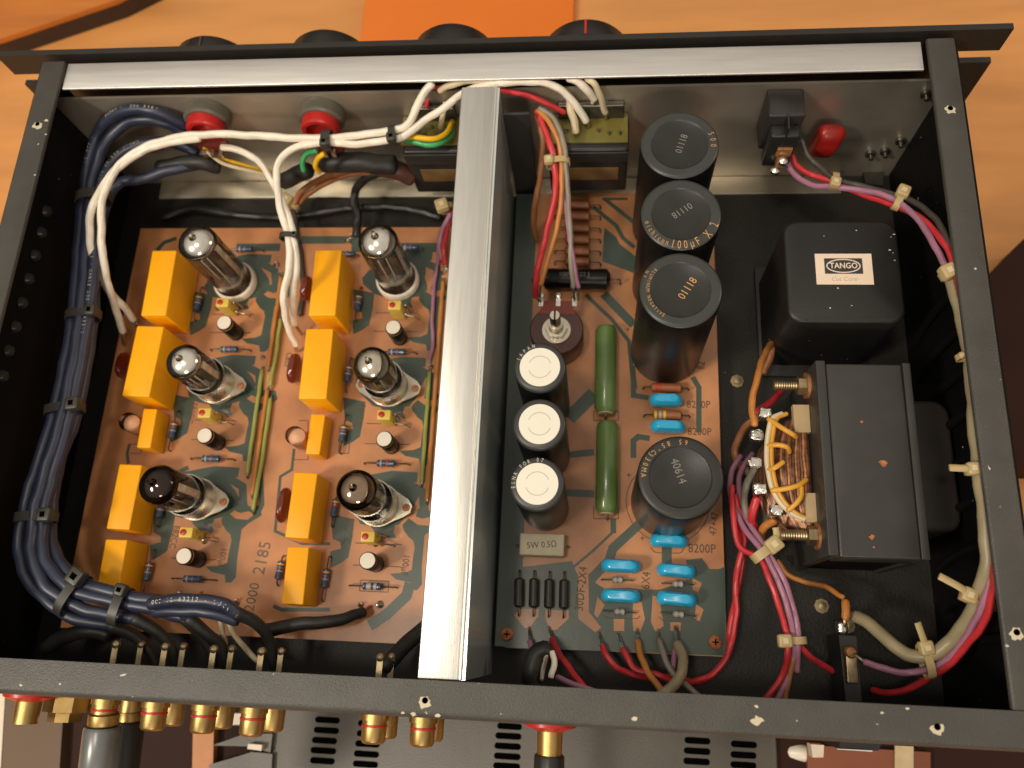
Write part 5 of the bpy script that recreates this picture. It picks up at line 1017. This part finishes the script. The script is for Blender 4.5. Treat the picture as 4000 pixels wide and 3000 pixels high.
wire([(89.8,-264.4,18),(91,-269.5,22),(93.6,-276,26),(98.7,-281.3,30),(105.8,-286.8,34)], 1.35, 'wire_grey', 'grey wire crossing beneath the thick ivory one', 'wire', 'grey_wire', None, [(0, (89.6,-259.6,12.6), 'solder')])
wire([(97.7,-265.7,20),(99.2,-271,26),(98.3,-276.6,32),(94,-282.1,38),(88,-286.7,42)], 2.3, 'wire_ivory', 'ivory wire curling over the red and grey wires', 'wire', 'ivory_wire', None, [(0, (97.7,-258.2,12.6), 'solder')])
wire([(97.1,-265.7,18),(96,-272.2,20),(95,-278,22)], 1.3, 'wire_purple', 'short purple wire hidden left of the ivory curl', 'wire', 'purple_wire')
# harness between board and transformer
wire([(127.1,-181.1,26),(122.3,-189.3,28),(121,-199.6,32),(122.8,-209.6,36),(126.9,-219.1,40),(131.7,-226.7,44),(136.4,-235.8,44),(140,-247,44),(142.5,-256.1,42),(143.5,-264.3,40),(142.3,-274.4,36),(136.9,-285.6,34)], 1.25, 'wire_purple', 'purple wire on the left of the main harness by the transformer', 'wire', 'purple_wire', 'main harness wires')
wire([(132.8,-179.4,24),(127.8,-186.5,26),(125.1,-196,30),(125.6,-208.2,34),(129.7,-218.4,40),(133.8,-226.1,43),(139.2,-236.6,44),(143,-247.7,43),(144.6,-256,42),(144.9,-265.1,40),(144.9,-274.3,36)], 1.25, 'wire_purple', 'purple wire on the right of the main harness by the transformer', 'wire', 'purple_wire', 'main harness wires')
wire([(121.2,-197.2,36),(120.7,-210,38),(123.1,-224,38),(130.4,-229.1,42),(133.8,-237.8,44),(137.3,-248.9,43),(140.5,-258.9,41),(140.5,-267.2,40),(138.8,-276.4,36),(132.2,-285.8,34)], 1.3, 'wire_red', 'red wire of the main harness swinging down to the rear rail', 'wire', 'red_wire', 'main harness wires')
wire([(142.1,-261.2,40),(146.5,-264.7,38),(150.9,-268.5,36),(156.5,-271.4,32),(161,-273.7,28)], 1.35, 'wire_red', 'short red wire branching right from the harness tie', 'wire', 'red_wire')
wire([(132.6,-226.9,41),(138.4,-239.3,41),(142,-250.4,40),(143.1,-261.5,38),(143.3,-268.9,38),(141.8,-276.3,36),(139.7,-285.8,34)], 1.15, 'wire_brown', 'brown wire in the middle of the main harness', 'wire', 'brown_wire', 'main harness wires')
wire([(127.7,-183.5,22),(134.8,-197.1,26),(136.5,-210.3,30),(131.8,-223.4,36),(135.6,-237.2,38),(139.7,-250.4,38),(142.2,-262.5,36),(141.3,-272.7,34),(137.3,-286.1,32)], 1.4, 'wire_grey', 'grey wire at the back of the main harness', 'wire', 'grey_wire', 'main harness wires')
wire([(130,-188.7,46),(128.4,-193.4,44),(126,-198.2,42),(125.9,-203.7,38),(127.2,-209.5,36),(129.5,-215.2,34)], 1.6, 'wire_grey', 'grey wire looping down from the middle transformer terminal', 'wire', 'grey_wire')
wire([(146.6,-150.2,30),(140.9,-156.6,34),(135.1,-161.4,38),(132,-164.3,40)], 1.6, 'wire_red', 'red wire from beneath the upper bolt to the terminals', 'wire', 'red_wire')
wire([(130.3,-203.8,44),(128.8,-208.3,42),(128.7,-212.8,38),(130.5,-215.6,34)], 1.9, 'wire_red', 'short red wire hanging below the fourth transformer terminal', 'wire', 'red_wire')
wire([(136.9,-213.4,44),(133.9,-215.2,42),(132.8,-217.6,38),(133.2,-220.7,34)], 1.8, 'wire_orange', 'orange-brown wire curling from the lowest transformer terminal', 'wire', 'brown_wire')
wire([(144.2,-124.6,24),(138.2,-134.5,36),(133.7,-145.2,44),(130,-157.5,48),(128.7,-165.4,49),(129.4,-172.6,50)], 1.55, 'wire_orange', 'light brown wire arching from the transformer can to the second terminal', 'wire', 'brown_wire')
wire([(144.9,-123.9,22),(143.6,-131.1,20),(141.1,-137.6,18)], 1.8, 'wire_brown', 'brown wire behind the light arching one', 'wire', 'brown_wire')
wire([(130.4,-187.4,20),(125.3,-181.8,24),(125.2,-175.7,26),(129.5,-167.7,30),(134.7,-164.3,34)], 1.7, 'wire_brown', 'dark brown wire bundle left of the transformer terminals', 'wire', 'brown_wire')
wire([(145.3,-226.5,8),(148.7,-232,10),(155.8,-236.2,14),(163.7,-238.2,18),(169.1,-242.8,24)], 1.25, 'wire_orange', 'orange wire crossing the floor to the fuse holder', 'wire', 'brown_wire')
wire([(168.8,-244.9,28),(168.1,-248.9,29),(167.5,-251.8,29)], 1.8, 'wire_orange', 'orange sleeve at the solder tab of the fuse holder', 'wire', 'orange_sleeve', None, [(1, (167.5,-255,28), 'brass')])
# right side loom
wire([(151.3,-36.8,46),(153.6,-43.8,46),(160.9,-51.8,48),(170.3,-55.8,52),(182.8,-61.5,58),(192.5,-69.5,64),(197.7,-80.4,70),(200.6,-93.3,76),(203.1,-107.3,80),(206.8,-117.9,80),(211.2,-128.6,76),(213.2,-146.2,74),(213.5,-165.8,73),(213.3,-185,73),(212.3,-207.3,74),(209.5,-227.3,77),(207.6,-237.7,78),(205.6,-247.5,72),(203.9,-258.2,60),(199.5,-267,50),(193.4,-271.3,44),(185.7,-272.6,40),(179,-271.4,36),(173,-269.4,34)], 1.4, 'wire_purple', 'long purple wire from the power switch round the right wall to the fuse holder', 'wire', 'purple_wire', None, [(1, (169.7,-266.4,32))])
wire([(153.6,-35.6,48),(156,-40.3,46),(161.6,-45.6,47),(168.7,-50.6,50),(180,-59.6,54),(191.8,-69.5,60),(197.9,-78.3,68),(202.4,-89.5,75),(204.4,-101.9,82),(206.1,-112.5,84),(207,-125.9,84)], 1.4, 'wire_red', 'bright red wire from the power switch along the top right corner', 'wire', 'red_wire')
wire([(208.3,-224.1,86),(207.2,-232.3,84),(207.1,-240.3,80),(207.2,-250.8,72),(204.3,-260.8,60),(200.2,-268.7,50),(195.7,-273.8,42),(190.7,-278.7,32),(184.8,-281.5,24),(180.1,-280.6,18)], 1.45, 'wire_red', 'red wire on the outside of the rear right loom', 'wire', 'red_wire')
wire([(157,-29.2,52),(160.3,-37,50),(165.3,-43.4,50),(170.7,-51.1,52),(181.7,-57.9,56),(193.5,-65.9,62),(200.7,-75.8,70),(203.8,-86.6,77),(205.5,-98.7,82),(207,-111.4,84)], 1.35, 'wire_darkgrey', 'dark grey wire above the purple one in the top right loom', 'wire', 'grey_wire')
wire([(205.9,-112.7,80),(207.3,-126.2,80),(210.1,-143.7,78),(209.5,-161.8,79),(207.2,-178,82),(206.6,-194.6,82),(206.5,-212.4,82),(206.5,-229.4,80),(206,-239.4,74),(204.8,-249.7,64),(201.4,-259.1,54),(195.2,-265,48),(189.5,-266.1,44),(183.9,-263.4,40),(179.9,-257,34),(176.2,-252.8,30),(173.2,-250.8,24)], 2.75, 'wire_ivory', 'thick ivory mains cable curving round the rear right corner', 'cable', 'ivory_cable', n=12)

# zip ties
def ziptie(c, deg, rx, rz, m, label, w=4.2, tail=None, head=1.0, hs=1, group=None, tilt=0.0):
    """band round a loom running in direction deg; rx half width across, rz half height"""
    t = thing('zip_tie', label, 'zip tie', c, group, rz=math.radians(deg))
    b = MB(); R = []; n_ = 20; th = 0.6
    sup = lambda a, k: (rx*k*math.copysign(abs(math.cos(a))**0.8, math.cos(a)), rz*k*math.copysign(abs(math.sin(a))**0.8, math.sin(a)))
    for j in range(n_+1):
        a = 2*PI*j/n_; p = sup(a, 1.0); q = (p[0]+th*math.cos(a), p[1]+th*math.sin(a))
        R.append([Vector((-w/2, p[0], p[1])), Vector((w/2, p[0], p[1])), Vector((w/2, q[0], q[1])), Vector((-w/2, q[0], q[1]))])
    b.rings(list(reversed(R)), cap0=False, cap1=False, smooth=False); part('band', b, m, t)
    hy = hs*(rx-1.2*head)
    part('head', MB().rbox(0, hy, 5.4*head, 5.6*head, rz*0.75, rz*0.75+3.6*head, 1.0, 0.7, seg=3), m, t)
    part('latch_hole', MB().box(-1.1*head, 1.1*head, hy-1.0*head, hy+1.0*head, rz*0.75+3.55*head, rz*0.75+3.7*head), 'slot_dark' if m == 'tie_black' else 'wire_cream', t)
    if tail:
        part('tail', MB().tube([Vector((0, hy, rz*0.75+2.0)), *[Vector(p) for p in tail]], 1.35, n=8, flat=(0.35, 1.0) if False else (1.0, 0.4), sub=3, round_end=False), m, t)
    return t
BT = 'black zip ties'; NT = 'natural zip ties'
ziptie((-198,-60.3,55), 96, 8.6, 5.5, 'tie_black', 'black zip tie gathering blue and white cables at the top left', hs=-1, group=BT, w=5)
ziptie((-192.7,-123.7,51), 95, 8.2, 5, 'tie_black', 'dark zip tie on the blue cables level with the top yellow capacitors', hs=-1, group=BT)
ziptie((-191.8,-171.8,51), 99, 9.0, 5, 'tie_black', 'zip tie on the blue cables level with the small yellow capacitor', hs=-1, group=BT, head=1.15)
ziptie((-194.3,-223.4,51), 94, 9.4, 5, 'tie_black', 'zip tie on the blue cables where they start to bend at the lower left', hs=-1, group=BT, head=1.15)
ziptie((-168.5,-256.5,52), -28, 9.6, 5, 'tie_black', 'large zip tie standing up from the bend of the blue cables', hs=1, group=BT, head=1.3)
ziptie((-145.1,-260.9,52), -12, 8.0, 5, 'tie_black', 'narrow black zip tie right of the bend of the blue cables', hs=1, group=BT, head=0.95)
ziptie((-71.6,-39.9,72.5), 2, 4.6, 3.4, 'tie_black', 'black zip tie joining the white wires above the right tube row', hs=-1, group=BT, head=0.8, w=4.5)
ziptie((-38.8,-39,74.5), 8, 4.6, 3.0, 'tie_black', 'black zip tie on the white wires close to the left selector', hs=-1, group=BT, head=0.85, w=3.2)
ziptie((-88.5,-86.3,61.5), 88, 4.2, 3.0, 'tie_black', 'small black zip tie on the white pair between the tube rows', hs=-1, group=BT, head=0.55, w=2.6)
ziptie((40.4,-49.9,66), -84, 5.2, 3.2, 'tie_natural', 'natural zip tie on the four wires leading to the potentiometer', hs=-1, group=NT, head=0.8, w=3)
ziptie((-109.1,-42.6,15), 60, 3.6, 3, 'tie_natural', 'natural zip tie on the brown wires at the top edge of the left board', hs=1, group=NT, head=1.2, w=3)
ziptie((-20.3,-49.8,24), -70, 3.4, 3, 'tie_natural', 'natural zip tie half hidden by the divider top', hs=-1, group=NT, head=1.2, w=3)
ziptie((171.1,-52.5,51.5), -12, 3.8, 3, 'tie_natural', 'natural zip tie right of the power switch', hs=-1, group=NT, head=0.9, w=3)
ziptie((194.4,-70.4,64), -25, 4.0, 3, 'tie_natural', 'natural zip tie at the top right bend of the loom', hs=1, group=NT, head=1.0, w=3)
ziptie((204.9,-114.7,82), -65, 4.0, 3, 'tie_natural', 'natural zip tie where the loom passes under the right rail', hs=-1, group=NT, head=1.1, w=3)
ziptie((206.9,-151.2,82), -80, 3.2, 3, 'tie_natural', 'tiny visible end of a natural zip tie halfway along the right rail', hs=-1, group=NT, head=0.5, w=2.2)
ziptie((206,-197.3,82), -84, 4.4, 3, 'tie_natural', 'natural zip tie with cut tail pointing left under the right rail', hs=-1, group=NT, head=0.9, w=3, tail=[(0, -8, 6), (-0.5, -13, 6.5)])
ziptie((206.2,-245.2,68), -110, 6.2, 3.6, 'tie_natural', 'natural zip tie with long tail pointing up left on the ivory cable', hs=-1, group=NT, head=1.0, w=3.2, tail=[(-1, -9, 6.5), (-2, -18, 8)])
ziptie((193,-267.9,46), 190, 6.2, 3.6, 'tie_natural', 'natural zip tie with tail pointing up where ivory and purple cables turn', hs=-1, group=NT, head=1.0, w=3.2, tail=[(1, -9, 6.5), (2, -15, 8)])
ziptie((132.3,-226.5,42.5), -52, 5.6, 4, 'tie_natural', 'natural zip tie on the main harness beside the lower bolt', hs=1, group=NT, head=1.2, w=4, tail=[(-2, 7, 6.5), (-5, 9, 7)])
ziptie((142.9,-262.3,39.5), -86, 5.2, 3.6, 'tie_natural', 'natural zip tie on the harness near the rear rail', hs=-1, group=NT, head=1.0, w=3)

# plugs pushed on the rear jacks
p = (-212.1,-330,-63.8)
t = thing('phono_plug', 'grey metal phono plug hanging from the first ringed jack', 'plug', (JT[0][0], -301, 64))
part('gold_collar', MB().lathe([(5.3, 2), (5.9, 2.6), (5.9, 6.5), (5.6, 7)], (0, 0, 0), (0, -1, -0.12), 28), 'gold_plate', t)
part('barrel', MB().lathe([(6.6, 7.2), (7.2, 8.5), (7.2, 27.5), (7.0, 27.8), (7.2, 28.1), (7.2, 33), (7.0, 33.3), (7.2, 33.6), (7.2, 60)], (0, 0, 0), (0, -1, -0.12), 32), 'plug_grey', t)
t = thing('phono_plug', 'dark phono plug with white lettering right of the grey plug', 'plug', (JB[0][0], -304, 40))
part('gold_collar', MB().lathe([(5.0, 0), (5.2, 0.6), (5.2, 4)], (0, 0, 0), (0, -1, -0.1), 28), 'gold_plate', t)
part('barrel', MB().lathe([(6.2, 4), (6.8, 5), (6.8, 60)], (0, 0, 0), (0, -1, -0.1), 32), 'plastic_charcoal', t)
mb = MB(); glyphs(mb, 'N CORD', 3.2, Matrix.Translation((1.0, -26, 4.3))); part('printed_text', mb, 'white_ink', t)
t = thing('phono_plug', 'shiny black phono plug with white band in the right red jack', 'plug', (((44.2,-302.7,60))[0], -309.0, 60))
part('barrel', MB().lathe([(5.6, 0.1), (5.9, 0.8), (5.9, 12)], (0, 0, 0), (0, -1, -0.05), 30), 'plastic_black', t)
part('white_band', MB().lathe([(5.95, 12.2), (5.95, 14)], (0, 0, 0), (0, -1, -0.05), 30, cap0=False, cap1=False), 'white_ink', t)
part('tail', MB().lathe([(5.7, 12), (5.7, 40)], (0, 0, 0), (0, -1, -0.05), 30), 'plastic_black', t)
